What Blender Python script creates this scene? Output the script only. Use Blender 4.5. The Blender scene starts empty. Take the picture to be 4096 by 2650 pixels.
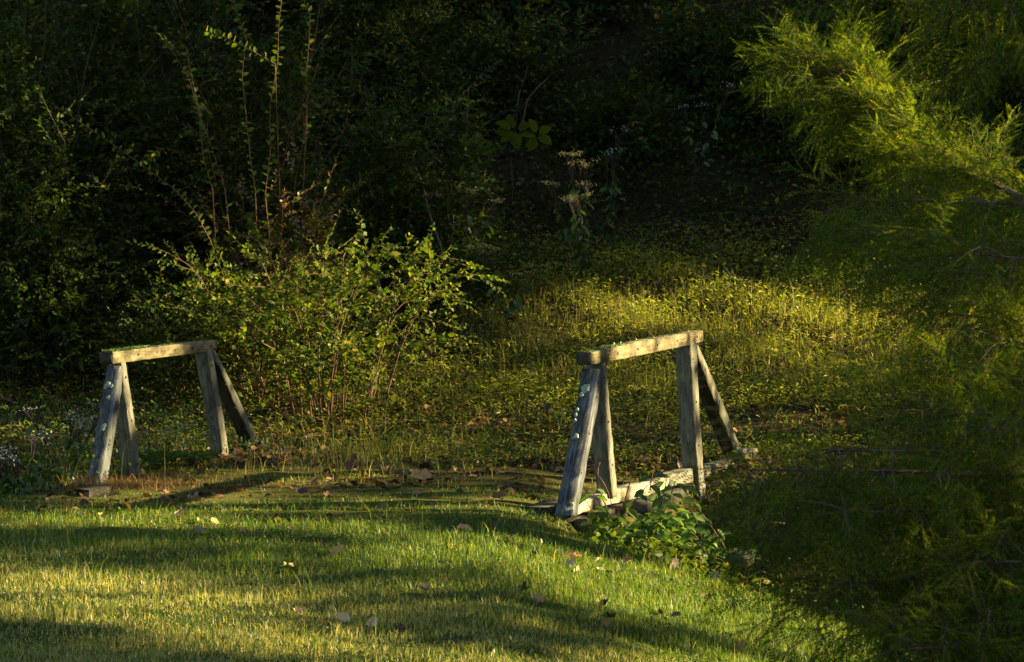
import bpy, math, random
import numpy as np
from mathutils import Vector, Matrix

rng = np.random.default_rng(7)
random.seed(7)
SC = bpy.context.scene
COL = SC.collection
R = math.radians

# ------------------------------------------------------------------ camera
F = 16680.0                      # focal length in photo pixels (4096 wide)
PITCH = math.atan(737 / F)
CZ = 2.016
CAM = np.array([0.0, 0.0, CZ])
cd = bpy.data.cameras.new('camera')
cam = bpy.data.objects.new('camera', cd)
COL.objects.link(cam)
cam.location = (0, 0, CZ)
cam.rotation_euler = (math.pi / 2 - PITCH, 0, 0)
cd.sensor_width = 36
cd.lens = 36 * F / 4096
cd.clip_start = 0.5
cd.clip_end = 400
cd.dof.use_dof = True
cd.dof.focus_distance = 24.0
cd.dof.aperture_fstop = 18.0
SC.camera = cam

# ------------------------------------------------------------------ light
SUN_EL = R(18)
SUN_AZ = R(7)                    # away from +x, towards +y
S = np.array([math.cos(SUN_AZ) * math.cos(SUN_EL), math.sin(SUN_AZ) * math.cos(SUN_EL), math.sin(SUN_EL)])
w = bpy.data.worlds.new('World')
SC.world = w
w.use_nodes = True
nt = w.node_tree
bg = nt.nodes['Background']
sky = nt.nodes.new('ShaderNodeTexSky')
sky.sky_type = 'NISHITA'
sky.sun_disc = False
sky.sun_elevation = SUN_EL
sky.sun_rotation = math.atan2(S[0], S[1])
nt.links.new(sky.outputs[0], bg.inputs[0])
bg.inputs[1].default_value = 0.05
sl = bpy.data.lights.new('sun', 'SUN')
sl.energy = 5.0
sl.angle = R(0.5)
sl.color = (1.0, 0.80, 0.42)
so = bpy.data.objects.new('sun', sl)
COL.objects.link(so)
so.rotation_euler = Vector(S).to_track_quat('Z', 'Y').to_euler()
so.location = (20, 0, 20)
SC.view_settings.view_transform = 'Standard'
SC.view_settings.look = 'None'
SC.view_settings.exposure = 2.45
SC.view_settings.gamma = 1.0
SC.view_settings.use_curve_mapping = False
SC.cycles.max_bounces = 6
SC.cycles.diffuse_bounces = 3
SC.cycles.transmission_bounces = 4
SC.cycles.sample_clamp_indirect = 3

# ------------------------------------------------------------------ helpers
def ray(px, py):
    x, y, z = (px - 2048) / F, (1325 - py) / F, -1.0
    c, s = math.cos(PITCH), math.sin(PITCH)
    # camera: right = +x, forward = (0,c,-s), up = (0,s,c)
    return np.array([x, c + y * s, -s + y * c])

def at(px, py, D):
    r = ray(px, py)
    return CAM + r * (D / r[1])

def sstep(a, b, x):
    t = np.clip((x - a) / (b - a), 0, 1)
    return t * t * (3 - 2 * t)

def wav(x, y, f, seed=0.0):
    return (np.sin(x * f + seed) * np.cos(y * f * 1.13 + seed * 1.7) + 0.5 * np.sin(x * f * 2.3 - y * f * 1.9 + seed * 3.1)
            + 0.35 * np.cos(x * f * 4.1 + y * f * 3.7 + seed))

TA = math.atan(4512 / (F * math.cos(PITCH) + 737 * math.sin(PITCH)))
d_ax = np.array([math.sin(TA), math.cos(TA), 0.0])       # along the bridge
n_ax = np.array([math.cos(TA), -math.sin(TA), 0.0])      # to its right
FR = at(2310, 2058, 23.0)
FL = at(408, 1955, 25.0)

def T(x, y):
    """terrain height"""
    x = np.asarray(x, float); y = np.asarray(y, float)
    xr = FR[0] + math.tan(TA) * (y - FR[1])
    xl = FL[0] + math.tan(TA) * (y - FL[1])
    z = np.zeros_like(x + y)
    z = z - 0.22 * np.maximum(0, x + 0.1) ** 1.2 * (1 - sstep(23, 29, y)) * (1 - 0.35 * sstep(2.5, 8, x))
    z = z - 0.10 * np.maximum(0, -x - 1.2) * (1 - sstep(16, 21, y)) * -0.25
    # bank and hill behind
    h = 0.12 * np.maximum(0, y - 28.2)
    h = h + 0.10 * np.maximum(0, y - 30.5) + 0.30 * np.maximum(0, y - 34.0) * 0.8
    h = h - 0.30 * np.maximum(0, y - 60.0)
    z = z + h
    # ditch on both sides of the bridge
    out_r = sstep(0.0, 0.10, x - xr + 0.07)
    out_l = sstep(0.0, 0.25, xl - 0.16 - x)
    ycr = 24.9 - 1.0 * np.clip(x - 0.4, 0, 6)
    ycl = 24.9 - 0.15 * (x + 2)
    z = z - 0.50 * out_r * np.exp(-np.abs((y - ycr) / 1.55) ** 3)
    z = z - 0.34 * out_l * np.exp(-np.abs((y - ycl) / 1.9) ** 4)
    inside = (1 - out_r) * (1 - out_l) * sstep(22.5, 23.2, y) * (1 - sstep(27, 27.6, y))
    z = z + (1 - inside) * (0.012 * wav(x, y, 1.9, 1.0) + 0.008 * wav(x, y, 5.1, 2.0)) + inside * 0.006 * wav(x, y, 6, 3)
    z = z + 0.10 * sstep(28, 34, y) * wav(x, y, 1.1, 4.0)
    return z

def ground_at(px, py, lo=13.0, hi=60.0):
    r = ray(px, py)
    Ds = np.arange(lo, hi, 0.02)
    P = CAM[None] + r[None] * (Ds[:, None] / r[1])
    below = np.nonzero(P[:, 2] <= T(P[:, 0], P[:, 1]))[0]
    i = below[0] if len(below) else len(Ds) - 1
    return P[i]

def tag(o, label=None, cat=None, group=None, kind=None):
    if label: o['label'] = label
    if cat: o['category'] = cat
    if group: o['group'] = group
    if kind: o['kind'] = kind
    return o

def empty(name, loc, label, cat, group=None):
    o = bpy.data.objects.new(name, None)
    o.empty_display_size = 0.1
    COL.objects.link(o)
    o.location = loc
    return tag(o, label, cat, group)

def mesh_data(name, V, Tr, mat, smooth=False):
    V = np.ascontiguousarray(V, dtype=np.float32); Tr = np.ascontiguousarray(Tr, dtype=np.int32)
    me = bpy.data.meshes.new(name)
    me.vertices.add(len(V)); me.vertices.foreach_set('co', V.ravel())
    me.loops.add(Tr.size); me.loops.foreach_set('vertex_index', Tr.ravel())
    me.polygons.add(len(Tr))
    me.polygons.foreach_set('loop_start', np.arange(0, Tr.size, 3, dtype=np.int32))
    me.polygons.foreach_set('loop_total', np.full(len(Tr), 3, dtype=np.int32))
    if smooth:
        me.polygons.foreach_set('use_smooth', np.ones(len(Tr), dtype=bool))
    me.update(calc_edges=True)
    for m in (mat if isinstance(mat, (list, tuple)) else [mat]):
        me.materials.append(m)
    return me

def mesh(name, V, Tr, mat, parent=None, smooth=False):
    V = np.asarray(V, float)
    if parent is not None:
        V = V - np.array(parent_world(parent))
    o = bpy.data.objects.new(name, mesh_data(name, V, Tr, mat, smooth))
    COL.objects.link(o)
    if parent is not None:
        o.parent = parent
    return o

def parent_world(p):
    v = Vector((0, 0, 0))
    while p is not None:
        v = v + p.location
        p = p.parent
    return v

class Geo:
    def __init__(s): s.V = []; s.T = []; s.n = 0
    def add(s, V, Tr):
        V = np.asarray(V, float).reshape(-1, 3); Tr = np.asarray(Tr, int).reshape(-1, 3)
        s.V.append(V); s.T.append(Tr + s.n); s.n += len(V)
    def get(s): return np.concatenate(s.V), np.concatenate(s.T)
    def obj(s, name, mat, parent=None, smooth=False):
        V, Tr = s.get()
        return mesh(name, V, Tr, mat, parent, smooth)

def norm(a): return a / np.maximum(np.linalg.norm(a, axis=-1, keepdims=True), 1e-9)

def frames(dirs, roll=None, up=(0, 0, 1)):
    """columns: x = dir, z ~ up rolled"""
    x = norm(np.asarray(dirs, float))
    upv = np.broadcast_to(np.asarray(up, float), x.shape) + 1e-3 * rng.normal(size=x.shape)
    y = norm(np.cross(upv, x)); z = np.cross(x, y)
    if roll is not None:
        c, s = np.cos(roll)[:, None], np.sin(roll)[:, None]
        y, z = y * c + z * s, z * c - y * s
    return np.stack([x, y, z], axis=-1)

def place(tv, tt, pos, Rm, sc):
    sc = np.asarray(sc, float)
    if sc.ndim == 1: sc = np.repeat(sc[:, None], 3, axis=1)
    V = np.einsum('nij,nmj->nmi', Rm, tv[None] * sc[:, None, :]) + pos[:, None, :]
    n, m = len(pos), len(tv)
    Tr = tt[None] + (np.arange(n) * m)[:, None, None]
    return V.reshape(-1, 3), Tr.reshape(-1, 3)

KITE_V = np.array([[0, 0, 0], [0.45, 0.5, 0.08], [1, 0, -0.06], [0.45, -0.5, 0.08]]); KITE_T = np.array([[0, 2, 1], [0, 3, 2]])
LEAF_V = np.array([[0, 0, 0], [.22, .36, .05], [.55, .44, .07], [.82, .22, .0], [1, 0, -.1], [.82, -.22, 0.], [.55, -.44, .07], [.22, -.36, .05], [.3, 0, -.01], [.65, 0, -.02]])
LEAF_T = np.array([[0, 8, 1], [1, 8, 2], [8, 9, 2], [2, 9, 3], [9, 4, 3], [0, 7, 8], [7, 6, 8], [8, 6, 9], [6, 5, 9], [9, 5, 4]])

def tube(P, r, k=5):
    """tapered tube along polyline P with radii r"""
    P = np.asarray(P, float); r = np.broadcast_to(np.asarray(r, float), (len(P),))
    tan = norm(np.gradient(P, axis=0))
    a = norm(np.cross(tan, np.array([0.31, 0.17, 0.93]))); b = np.cross(tan, a)
    ang = np.arange(k) * 2 * math.pi / k
    V = P[:, None] + r[:, None, None] * (np.cos(ang)[None, :, None] * a[:, None] + np.sin(ang)[None, :, None] * b[:, None])
    Tr = []
    for i in range(len(P) - 1):
        for j in range(k):
            p, q = i * k + j, i * k + (j + 1) % k
            Tr += [[p, q, p + k], [q, q + k, p + k]]
    m = len(P) * k
    V = np.concatenate([V.reshape(-1, 3), P[:1], P[-1:]])
    for j in range(k):
        Tr += [[m, (j + 1) % k, j], [m + 1, m - k + j, m - k + (j + 1) % k]]
    return V, np.array(Tr)

def fuse(parts):
    g = Geo()
    for V, Tr in parts: g.add(V, Tr)
    return g.get()

# ------------------------------------------------------------------ materials
def new_mat(name):
    m = bpy.data.materials.new(name); m.use_nodes = True
    n = m.node_tree; n.nodes.clear()
    out = n.nodes.new('ShaderNodeOutputMaterial')
    return m, n, out

def ramp(n, fac, cols):
    r = n.nodes.new('ShaderNodeValToRGB')
    el = r.color_ramp.elements
    while len(el) < len(cols): el.new(0.5)
    for i, c in enumerate(cols):
        p, c = c if isinstance(c[0], (int, float)) and isinstance(c[1], tuple) else (i / max(1, len(cols) - 1), c)
        el[i].position = p; el[i].color = (*c, 1)
    n.links.new(fac, r.inputs[0])
    return r.outputs[0]

def leafmat(name, cols, trans=0.45, gloss=0.06, rough=0.45, use_obj=False, patch=None, tcol=(1.3, 1.3, 0.45)):
    m, n, out = new_mat(name)
    if use_obj:
        oi = n.nodes.new('ShaderNodeObjectInfo'); fac = oi.outputs['Random']
    else:
        g = n.nodes.new('ShaderNodeNewGeometry'); fac = g.outputs['Random Per Island']
    col = ramp(n, fac, cols)
    if patch:
        tc = n.nodes.new('ShaderNodeTexCoord')
        no = n.nodes.new('ShaderNodeTexNoise'); no.inputs['Scale'].default_value = patch[0]; no.inputs['Detail'].default_value = 4
        n.links.new(tc.outputs['Object'], no.inputs['Vector'])
        f = ramp(n, no.outputs['Fac'], [(patch[2], (0, 0, 0)), (patch[3], (1, 1, 1))])
        mx = n.nodes.new('ShaderNodeMix'); mx.data_type = 'RGBA'
        n.links.new(f, mx.inputs[0]); n.links.new(col, mx.inputs[6]); mx.inputs[7].default_value = (*patch[1], 1)
        # keep part of the island variation in the patch
        mm = n.nodes.new('ShaderNodeMix'); mm.data_type = 'RGBA'; mm.inputs[0].default_value = 0.65
        n.links.new(col, mm.inputs[6]); n.links.new(mx.outputs[2], mm.inputs[7])
        col = mm.outputs[2]
    df = n.nodes.new('ShaderNodeBsdfDiffuse'); n.links.new(col, df.inputs[0])
    tr = n.nodes.new('ShaderNodeBsdfTranslucent')
    mul = n.nodes.new('ShaderNodeMix'); mul.data_type = 'RGBA'; mul.blend_type = 'MULTIPLY'; mul.inputs[0].default_value = 1
    n.links.new(col, mul.inputs[6]); mul.inputs[7].default_value = (*tcol, 1)
    n.links.new(mul.outputs[2], tr.inputs[0])
    mix = n.nodes.new('ShaderNodeMixShader'); mix.inputs[0].default_value = trans
    n.links.new(df.outputs[0], mix.inputs[1]); n.links.new(tr.outputs[0], mix.inputs[2])
    gl = n.nodes.new('ShaderNodeBsdfGlossy'); gl.inputs['Roughness'].default_value = rough
    mg = n.nodes.new('ShaderNodeMixShader'); mg.inputs[0].default_value = gloss
    n.links.new(mix.outputs[0], mg.inputs[1]); n.links.new(gl.outputs[0], mg.inputs[2])
    n.links.new(mg.outputs[0], out.inputs[0])
    return m

def simplemat(name, c1, c2, scale=8, rough=0.9, bump=0.3, stretch=None):
    m, n, out = new_mat(name)
    tc = n.nodes.new('ShaderNodeTexCoord'); mp = n.nodes.new('ShaderNodeMapping')
    if stretch: mp.inputs['Scale'].default_value = stretch
    n.links.new(tc.outputs['Object'], mp.inputs[0])
    no = n.nodes.new('ShaderNodeTexNoise'); no.inputs['Scale'].default_value = scale; no.inputs['Detail'].default_value = 8
    n.links.new(mp.outputs[0], no.inputs['Vector'])
    col = ramp(n, no.outputs['Fac'], [(0.35, c1), (0.65, c2)])
    p = n.nodes.new('ShaderNodeBsdfPrincipled'); p.inputs['Roughness'].default_value = rough
    n.links.new(col, p.inputs['Base Color'])
    b = n.nodes.new('ShaderNodeBump'); b.inputs['Strength'].default_value = bump; b.inputs['Distance'].default_value = 0.01
    n.links.new(no.outputs['Fac'], b.inputs['Height']); n.links.new(b.outputs[0], p.inputs['Normal'])
    n.links.new(p.outputs[0], out.inputs[0])
    return m

def woodmat(name, light, mid, dark, green, green_amt, blotch=0.5):
    m, n, out = new_mat(name)
    L = n.links.new
    tc = n.nodes.new('ShaderNodeTexCoord'); oi = n.nodes.new('ShaderNodeObjectInfo')
    ad = n.nodes.new('ShaderNodeVectorMath'); ad.operation = 'ADD'
    sc_ = n.nodes.new('ShaderNodeVectorMath'); sc_.operation = 'SCALE'; sc_.inputs[3].default_value = 7.0
    cx = n.nodes.new('ShaderNodeCombineXYZ')
    for i in range(3): L(oi.outputs['Random'], cx.inputs[i])
    L(cx.outputs[0], sc_.inputs[0]); L(tc.outputs['Object'], ad.inputs[0]); L(sc_.outputs[0], ad.inputs[1])
    def noise(scale, st, det=6, rgh=0.6, dist=0.0):
        mp = n.nodes.new('ShaderNodeMapping'); mp.inputs['Scale'].default_value = st
        L(ad.outputs[0], mp.inputs[0])
        no = n.nodes.new('ShaderNodeTexNoise'); no.inputs['Scale'].default_value = scale
        no.inputs['Detail'].default_value = det; no.inputs['Roughness'].default_value = rgh
        no.inputs['Distortion'].default_value = dist
        L(mp.outputs[0], no.inputs['Vector']); return no.outputs['Fac']
    grain = noise(9.0, (0.35, 10, 10), 8, 0.7, 0.4)
    fine = noise(30.0, (0.25, 9, 9), 4, 0.7)
    big = noise(5.0, (0.8, 2, 2), 4)
    crack = noise(5.0, (0.22, 9, 9), 3, 0.5, 1.0)
    col = ramp(n, grain, [(0.30, dark), (0.48, mid), (0.66, light)])
    fr = ramp(n, fine, [(0.3, (0.72, 0.72, 0.72)), (0.7, (1.15, 1.15, 1.15))])
    m1 = n.nodes.new('ShaderNodeMix'); m1.data_type = 'RGBA'; m1.blend_type = 'MULTIPLY'; m1.inputs[0].default_value = 0.9
    L(col, m1.inputs[6]); L(fr, m1.inputs[7])
    gm = n.nodes.new('ShaderNodeMix'); gm.data_type = 'RGBA'
    gf = ramp(n, big, [(0.48, (0, 0, 0)), (0.7, (green_amt,) * 3)])
    L(gf, gm.inputs[0]); L(m1.outputs[2], gm.inputs[6]); gm.inputs[7].default_value = (*green, 1)
    # dark checks (drying cracks)
    cr = ramp(n, crack, [(0.488, (1, 1, 1)), (0.5, (0.22, 0.2, 0.18)), (0.512, (1, 1, 1))])
    m2 = n.nodes.new('ShaderNodeMix'); m2.data_type = 'RGBA'; m2.blend_type = 'MULTIPLY'; m2.inputs[0].default_value = 0.8
    L(gm.outputs[2], m2.inputs[6]); L(cr, m2.inputs[7])
    # weather stains
    st = noise(7.0, (1.0, 2.5, 2.5), 6, 0.65)
    sr = ramp(n, st, [(0.40, (blotch,) * 3), (0.56, (1, 1, 1))])
    m3 = n.nodes.new('ShaderNodeMix'); m3.data_type = 'RGBA'; m3.blend_type = 'MULTIPLY'; m3.inputs[0].default_value = 1
    L(m2.outputs[2], m3.inputs[6]); L(sr, m3.inputs[7])
    p = n.nodes.new('ShaderNodeBsdfPrincipled'); p.inputs['Roughness'].default_value = 0.85
    p.inputs['Specular IOR Level'].default_value = 0.25
    L(m3.outputs[2], p.inputs['Base Color'])
    b = n.nodes.new('ShaderNodeBump'); b.inputs['Strength'].default_value = 0.7; b.inputs['Distance'].default_value = 0.004
    mu = n.nodes.new('ShaderNodeMath'); mu.operation = 'ADD'; L(grain, mu.inputs[0]); L(fine, mu.inputs[1])
    L(mu.outputs[0], b.inputs['Height']); L(b.outputs[0], p.inputs['Normal'])
    L(p.outputs[0], out.inputs[0])
    return m

M = {}
M['grass'] = leafmat('lawn_grass', [(0, (.045, .10, .010)), (.4, (.08, .15, .012)), (.72, (.13, .20, .018)), (.9, (.22, .24, .04)), (1, (.38, .33, .12))], 0.5, 0.02)
M['straw'] = leafmat('dry_grass', [(0, (.16, .18, .04)), (.5, (.34, .30, .09)), (1, (.52, .44, .18))], 0.4, 0.03)
M['field'] = leafmat('meadow_grass', [(0, (.07, .10, .012)), (.4, (.15, .18, .02)), (.75, (.30, .27, .05)), (1, (.46, .37, .13))], 0.5, 0.02)
M['seed'] = leafmat('grass_seed', [(0, (.30, .24, .10)), (1, (.48, .40, .20))], 0.4, 0.02)
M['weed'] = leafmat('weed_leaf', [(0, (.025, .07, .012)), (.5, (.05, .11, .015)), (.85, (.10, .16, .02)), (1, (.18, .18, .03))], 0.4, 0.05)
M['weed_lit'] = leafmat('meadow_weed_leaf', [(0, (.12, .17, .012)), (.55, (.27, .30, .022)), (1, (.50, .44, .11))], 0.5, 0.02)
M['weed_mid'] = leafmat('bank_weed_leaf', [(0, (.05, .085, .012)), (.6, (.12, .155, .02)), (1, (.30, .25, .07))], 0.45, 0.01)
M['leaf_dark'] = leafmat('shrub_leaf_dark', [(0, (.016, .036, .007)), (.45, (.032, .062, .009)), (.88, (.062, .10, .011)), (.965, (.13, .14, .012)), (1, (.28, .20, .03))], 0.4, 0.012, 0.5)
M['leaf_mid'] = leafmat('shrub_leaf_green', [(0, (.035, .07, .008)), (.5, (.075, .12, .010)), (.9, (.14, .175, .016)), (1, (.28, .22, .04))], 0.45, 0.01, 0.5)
M['leaf_rust'] = leafmat('autumn_leaf', [(0, (.06, .09, .015)), (.45, (.13, .11, .02)), (.75, (.28, .15, .04)), (1, (.34, .12, .06))], 0.45, 0.05)
M['leaf_big'] = leafmat('sapling_leaf', [(0, (.07, .10, .010)), (1, (.12, .14, .012))], 0.45, 0.0, use_obj=True)
M['leaf_front'] = leafmat('creeper_leaf', [(0, (.05, .11, .014)), (.6, (.09, .17, .02)), (1, (.15, .22, .025))], 0.45, 0.03, 0.5, use_obj=True)
M['leaf_tree'] = leafmat('tree_leaf', [(0, (.03, .06, .012)), (1, (.06, .10, .02))], 0.25, 0.03)
M['needle'] = leafmat('cypress_needle', [(0, (.018, .045, .012)), (.5, (.046, .085, .015)), (.9, (.10, .14, .018)), (.975, (.14, .13, .02)), (1, (.26, .10, .03))], 0.55, 0.0, tcol=(2.5, 2.1, .3))
M['litter'] = leafmat('dead_leaf', [(0, (.035, .02, .012)), (.5, (.10, .055, .025)), (.85, (.20, .11, .045)), (1, (.34, .20, .09))], 0.2, 0.03)
M['litter_straw'] = leafmat('rusty_straw', [(0, (.12, .05, .02)), (1, (.42, .24, .10))], 0.3, 0.02)
M['stem'] = simplemat('reddish_stem', (.07, .032, .016), (.16, .075, .035), 30)
M['stem_grey'] = simplemat('grey_brown_stem', (.03, .022, .014), (.075, .055, .035), 30)
M['bark'] = simplemat('bark', (.05, .035, .025), (.14, .10, .07), 12, bump=0.8, stretch=(3, 3, 0.6))
M['cyp_bark'] = simplemat('cypress_twig_bark', (.045, .028, .016), (.13, .08, .045), 14, stretch=(1, 1, 1))
M['white'] = leafmat('white_petal', [(0, (.25, .26, .29)), (1, (.6, .61, .68))], 0.3, 0.02)
M['wood_grey'] = woodmat('weathered_grey_timber', (.20, .21, .22), (.105, .112, .12), (.022, .023, .025), (.13, .15, .07), 0.4, 0.4)
M['wood_tan'] = woodmat('weathered_tan_timber', (.28, .27, .20), (.17, .165, .12), (.055, .052, .04), (.20, .20, .09), 0.5, 0.55)
M['wood_pale'] = woodmat('split_pale_timber', (.56, .50, .34), (.42, .37, .24), (.15, .12, .07), (.20, .20, .08), 0.6, 0.4)
M['wood_rail'] = woodmat('mossy_rail_timber', (.33, .265, .14), (.22, .175, .09), (.07, .055, .03), (.12, .14, .04), 0.6, 0.5)
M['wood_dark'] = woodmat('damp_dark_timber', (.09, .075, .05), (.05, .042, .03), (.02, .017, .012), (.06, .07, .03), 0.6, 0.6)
M['wood_damp_shade'] = woodmat('algae_shade_timber', (.11, .095, .06), (.065, .055, .036), (.02, .017, .012), (.05, .06, .02), 0.5, 0.5)  # damp mossy timber, also used to paint shade on the far braces
M['bolt'] = simplemat('rusted_iron', (.012, .010, .009), (.03, .02, .015), 60, 0.8)
M['lichen'] = simplemat('pale_lichen', (.20, .27, .19), (.38, .46, .34), 90, 1.0, 1.0)
M['moss'] = simplemat('green_moss', (.05, .06, .012), (.14, .13, .03), 60, 1.0, 1.0)
M['stone'] = simplemat('mossy_stone', (.03, .032, .015), (.09, .08, .05), 14, 0.95, 0.8)
M['metal'] = simplemat('galvanised_plate', (.20, .18, .14), (.36, .33, .26), 30, 0.6, 0.2)

def groundmat():
    m, n, out = new_mat('ground_surface')
    L = n.links.new
    tc = n.nodes.new('ShaderNodeTexCoord')
    a1 = n.nodes.new('ShaderNodeAttribute'); a1.attribute_name = 'litter'
    a2 = n.nodes.new('ShaderNodeAttribute'); a2.attribute_name = 'moss'
    def nz(s, det=8):
        no = n.nodes.new('ShaderNodeTexNoise'); no.inputs['Scale'].default_value = s; no.inputs['Detail'].default_value = det
        no.inputs['Roughness'].default_value = 0.7
        L(tc.outputs['Object'], no.inputs['Vector']); return no.outputs['Fac']
    n1, n2, n3 = nz(40), nz(3.0), nz(120)
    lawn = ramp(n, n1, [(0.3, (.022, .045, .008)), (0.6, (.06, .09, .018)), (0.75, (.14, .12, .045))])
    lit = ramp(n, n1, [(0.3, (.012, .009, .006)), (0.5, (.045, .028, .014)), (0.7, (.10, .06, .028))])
    mos = ramp(n, n1, [(0.3, (.05, .05, .010)), (0.55, (.13, .12, .022)), (0.75, (.20, .13, .04))])
    x1 = n.nodes.new('ShaderNodeMix'); x1.data_type = 'RGBA'
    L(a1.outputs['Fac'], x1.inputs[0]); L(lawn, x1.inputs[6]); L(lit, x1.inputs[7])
    x2 = n.nodes.new('ShaderNodeMix'); x2.data_type = 'RGBA'
    mm = n.nodes.new('ShaderNodeMath'); mm.operation = 'MULTIPLY'
    rr = ramp(n, n2, [(0.38, (0.25,) * 3), (0.58, (1, 1, 1))])
    L(a2.outputs['Fac'], mm.inputs[0]); L(rr, mm.inputs[1])
    L(mm.outputs[0], x2.inputs[0]); L(x1.outputs[2], x2.inputs[6]); L(mos, x2.inputs[7])
    p = n.nodes.new('ShaderNodeBsdfPrincipled'); p.inputs['Roughness'].default_value = 1.0
    p.inputs['Specular IOR Level'].default_value = 0.1
    L(x2.outputs[2], p.inputs['Base Color'])
    b = n.nodes.new('ShaderNodeBump'); b.inputs['Strength'].default_value = 1.0; b.inputs['Distance'].default_value = 0.02
    ad = n.nodes.new('ShaderNodeMath'); ad.operation = 'ADD'; L(n1, ad.inputs[0]); L(n3, ad.inputs[1])
    L(ad.outputs[0], b.inputs['Height']); L(b.outputs[0], p.inputs['Normal'])
    L(p.outputs[0], out.inputs[0])
    return m
M['ground'] = groundmat()

# ------------------------------------------------------------------ ground
xs = np.concatenate([np.linspace(-70, -6, 50)[:-1], np.arange(-6, 6, 0.08), np.linspace(6, 70, 50)])
ys = np.concatenate([np.linspace(-30, 14, 40)[:-1], np.arange(14, 38, 0.10), np.linspace(38, 120, 110)])
X, Y = np.meshgrid(xs, ys)
Z = T(X, Y)
Vg = np.stack([X, Y, Z], -1).reshape(-1, 3)
nx, ny = len(xs), len(ys)
ii = (np.arange(ny - 1)[:, None] * nx + np.arange(nx - 1)[None]).ravel()
Tg = np.concatenate([np.stack([ii, ii + 1, ii + nx + 1], -1), np.stack([ii, ii + nx + 1, ii + nx], -1)])
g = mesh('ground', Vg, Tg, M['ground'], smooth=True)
tag(g, kind='structure')
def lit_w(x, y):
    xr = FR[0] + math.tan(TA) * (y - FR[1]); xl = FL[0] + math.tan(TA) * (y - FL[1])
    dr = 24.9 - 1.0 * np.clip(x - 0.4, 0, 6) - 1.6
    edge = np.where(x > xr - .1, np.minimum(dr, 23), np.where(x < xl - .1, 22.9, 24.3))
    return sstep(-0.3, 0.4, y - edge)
me = g.data
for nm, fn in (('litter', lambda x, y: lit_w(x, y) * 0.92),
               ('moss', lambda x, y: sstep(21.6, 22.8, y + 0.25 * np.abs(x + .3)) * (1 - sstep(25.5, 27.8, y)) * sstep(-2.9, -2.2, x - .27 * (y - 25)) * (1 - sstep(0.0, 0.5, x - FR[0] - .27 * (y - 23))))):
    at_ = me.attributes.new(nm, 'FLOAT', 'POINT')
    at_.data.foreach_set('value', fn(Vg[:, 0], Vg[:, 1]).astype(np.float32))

# ------------------------------------------------------------------ bridge railings
def plane_pt(px, py, foot, off=0.0):
    r = ray(px, py)
    p0 = foot + n_ax * off
    t = np.dot(p0 - CAM, n_ax) / np.dot(r, n_ax)
    return CAM + r * t

def loft(name, pairs, foot, thick, mat, parent, off=0.0, nseg=22, wob=0.003, ragged=0.0, seed=0):
    """pairs of photo points on the timber's right-hand face; lofted with chamfered edges and given thickness"""
    lr = np.random.default_rng(seed + 100)
    A = np.array([plane_pt(*p[0], foot, off) for p in pairs]); B = np.array([plane_pt(*p[1], foot, off) for p in pairs])
    mid = (A + B) / 2
    cum = np.concatenate([[0], np.cumsum(np.linalg.norm(np.diff(mid, axis=0), axis=1))]); cum /= cum[-1]
    ts = np.linspace(0, 1, nseg)
    A = np.stack([np.interp(ts, cum, A[:, i]) for i in range(3)], -1)
    B = np.stack([np.interp(ts, cum, B[:, i]) for i in range(3)], -1)
    dv = norm(B - A); ch = 0.006
    wv = np.cumsum(lr.normal(size=(nseg, 4)), 0); wv = wv - np.linspace(0, 1, nseg)[:, None] * wv[-1:]
    wv = wob * wv / max(1e-6, np.abs(wv).max())
    A = A + dv * wv[:, :1]; B = B + dv * wv[:, 1:2]
    if ragged:
        A = A + dv * (lr.random((nseg, 1)) * ragged); B = B - dv * (lr.random((nseg, 1)) * ragged)
    i_ = -n_ax
    rings = np.stack([A + dv * ch, B - dv * ch, B + i_ * ch, B + i_ * (thick - ch), B - dv * ch + i_ * thick,
                      A + dv * ch + i_ * thick, A + i_ * (thick - ch), A + i_ * ch], 1)
    rings = rings + lr.normal(size=rings.shape) * 0.0012
    k = 8; Tr = []
    for i in range(nseg - 1):
        for j in range(k):
            p, q = i * k + j, i * k + (j + 1) % k
            Tr += [[p, q, p + k], [q, q + k, p + k]]
    V = rings.reshape(-1, 3)
    V = np.concatenate([V, rings[0].mean(0)[None], rings[-1].mean(0)[None]])
    m_ = nseg * k
    for j in range(k):
        Tr += [[m_, (j + 1) % k, j], [m_ + 1, m_ - k + j, m_ - k + (j + 1) % k]]
    # local frame: x along the timber
    c = V.mean(0); ax = norm((mid[-1] - mid[0])[None])[0]
    b3 = norm(np.cross(n_ax, ax)[None])[0]; n3 = np.cross(ax, b3)
    Mx = np.stack([ax, n3, b3], -1)
    Vl = (V - c) @ Mx
    o = bpy.data.objects.new(name, mesh_data(name, Vl, np.array(Tr), mat))
    COL.objects.link(o); o.parent = parent
    m4 = Matrix([[*Mx[0], c[0]], [*Mx[1], c[1]], [*Mx[2], c[2]], [0, 0, 0, 1]])
    o.matrix_local = Matrix.Translation(-parent_world(parent)) @ m4
    # orientation check for outward faces
    me_ = o.data
    import bmesh
    bm = bmesh.new(); bm.from_mesh(me_); bmesh.ops.recalc_face_normals(bm, faces=bm.faces[:]); bm.to_mesh(me_); bm.free()
    return o, m4

def child_of(o, m4, name, Vw, Tr, mat):
    inv = np.array(m4.inverted())
    Vl = np.c_[Vw, np.ones(len(Vw))] @ inv.T
    c = bpy.data.objects.new(name, mesh_data(name, Vl[:, :3], Tr, mat))
    COL.objects.link(c); c.parent = o
    return c

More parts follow.
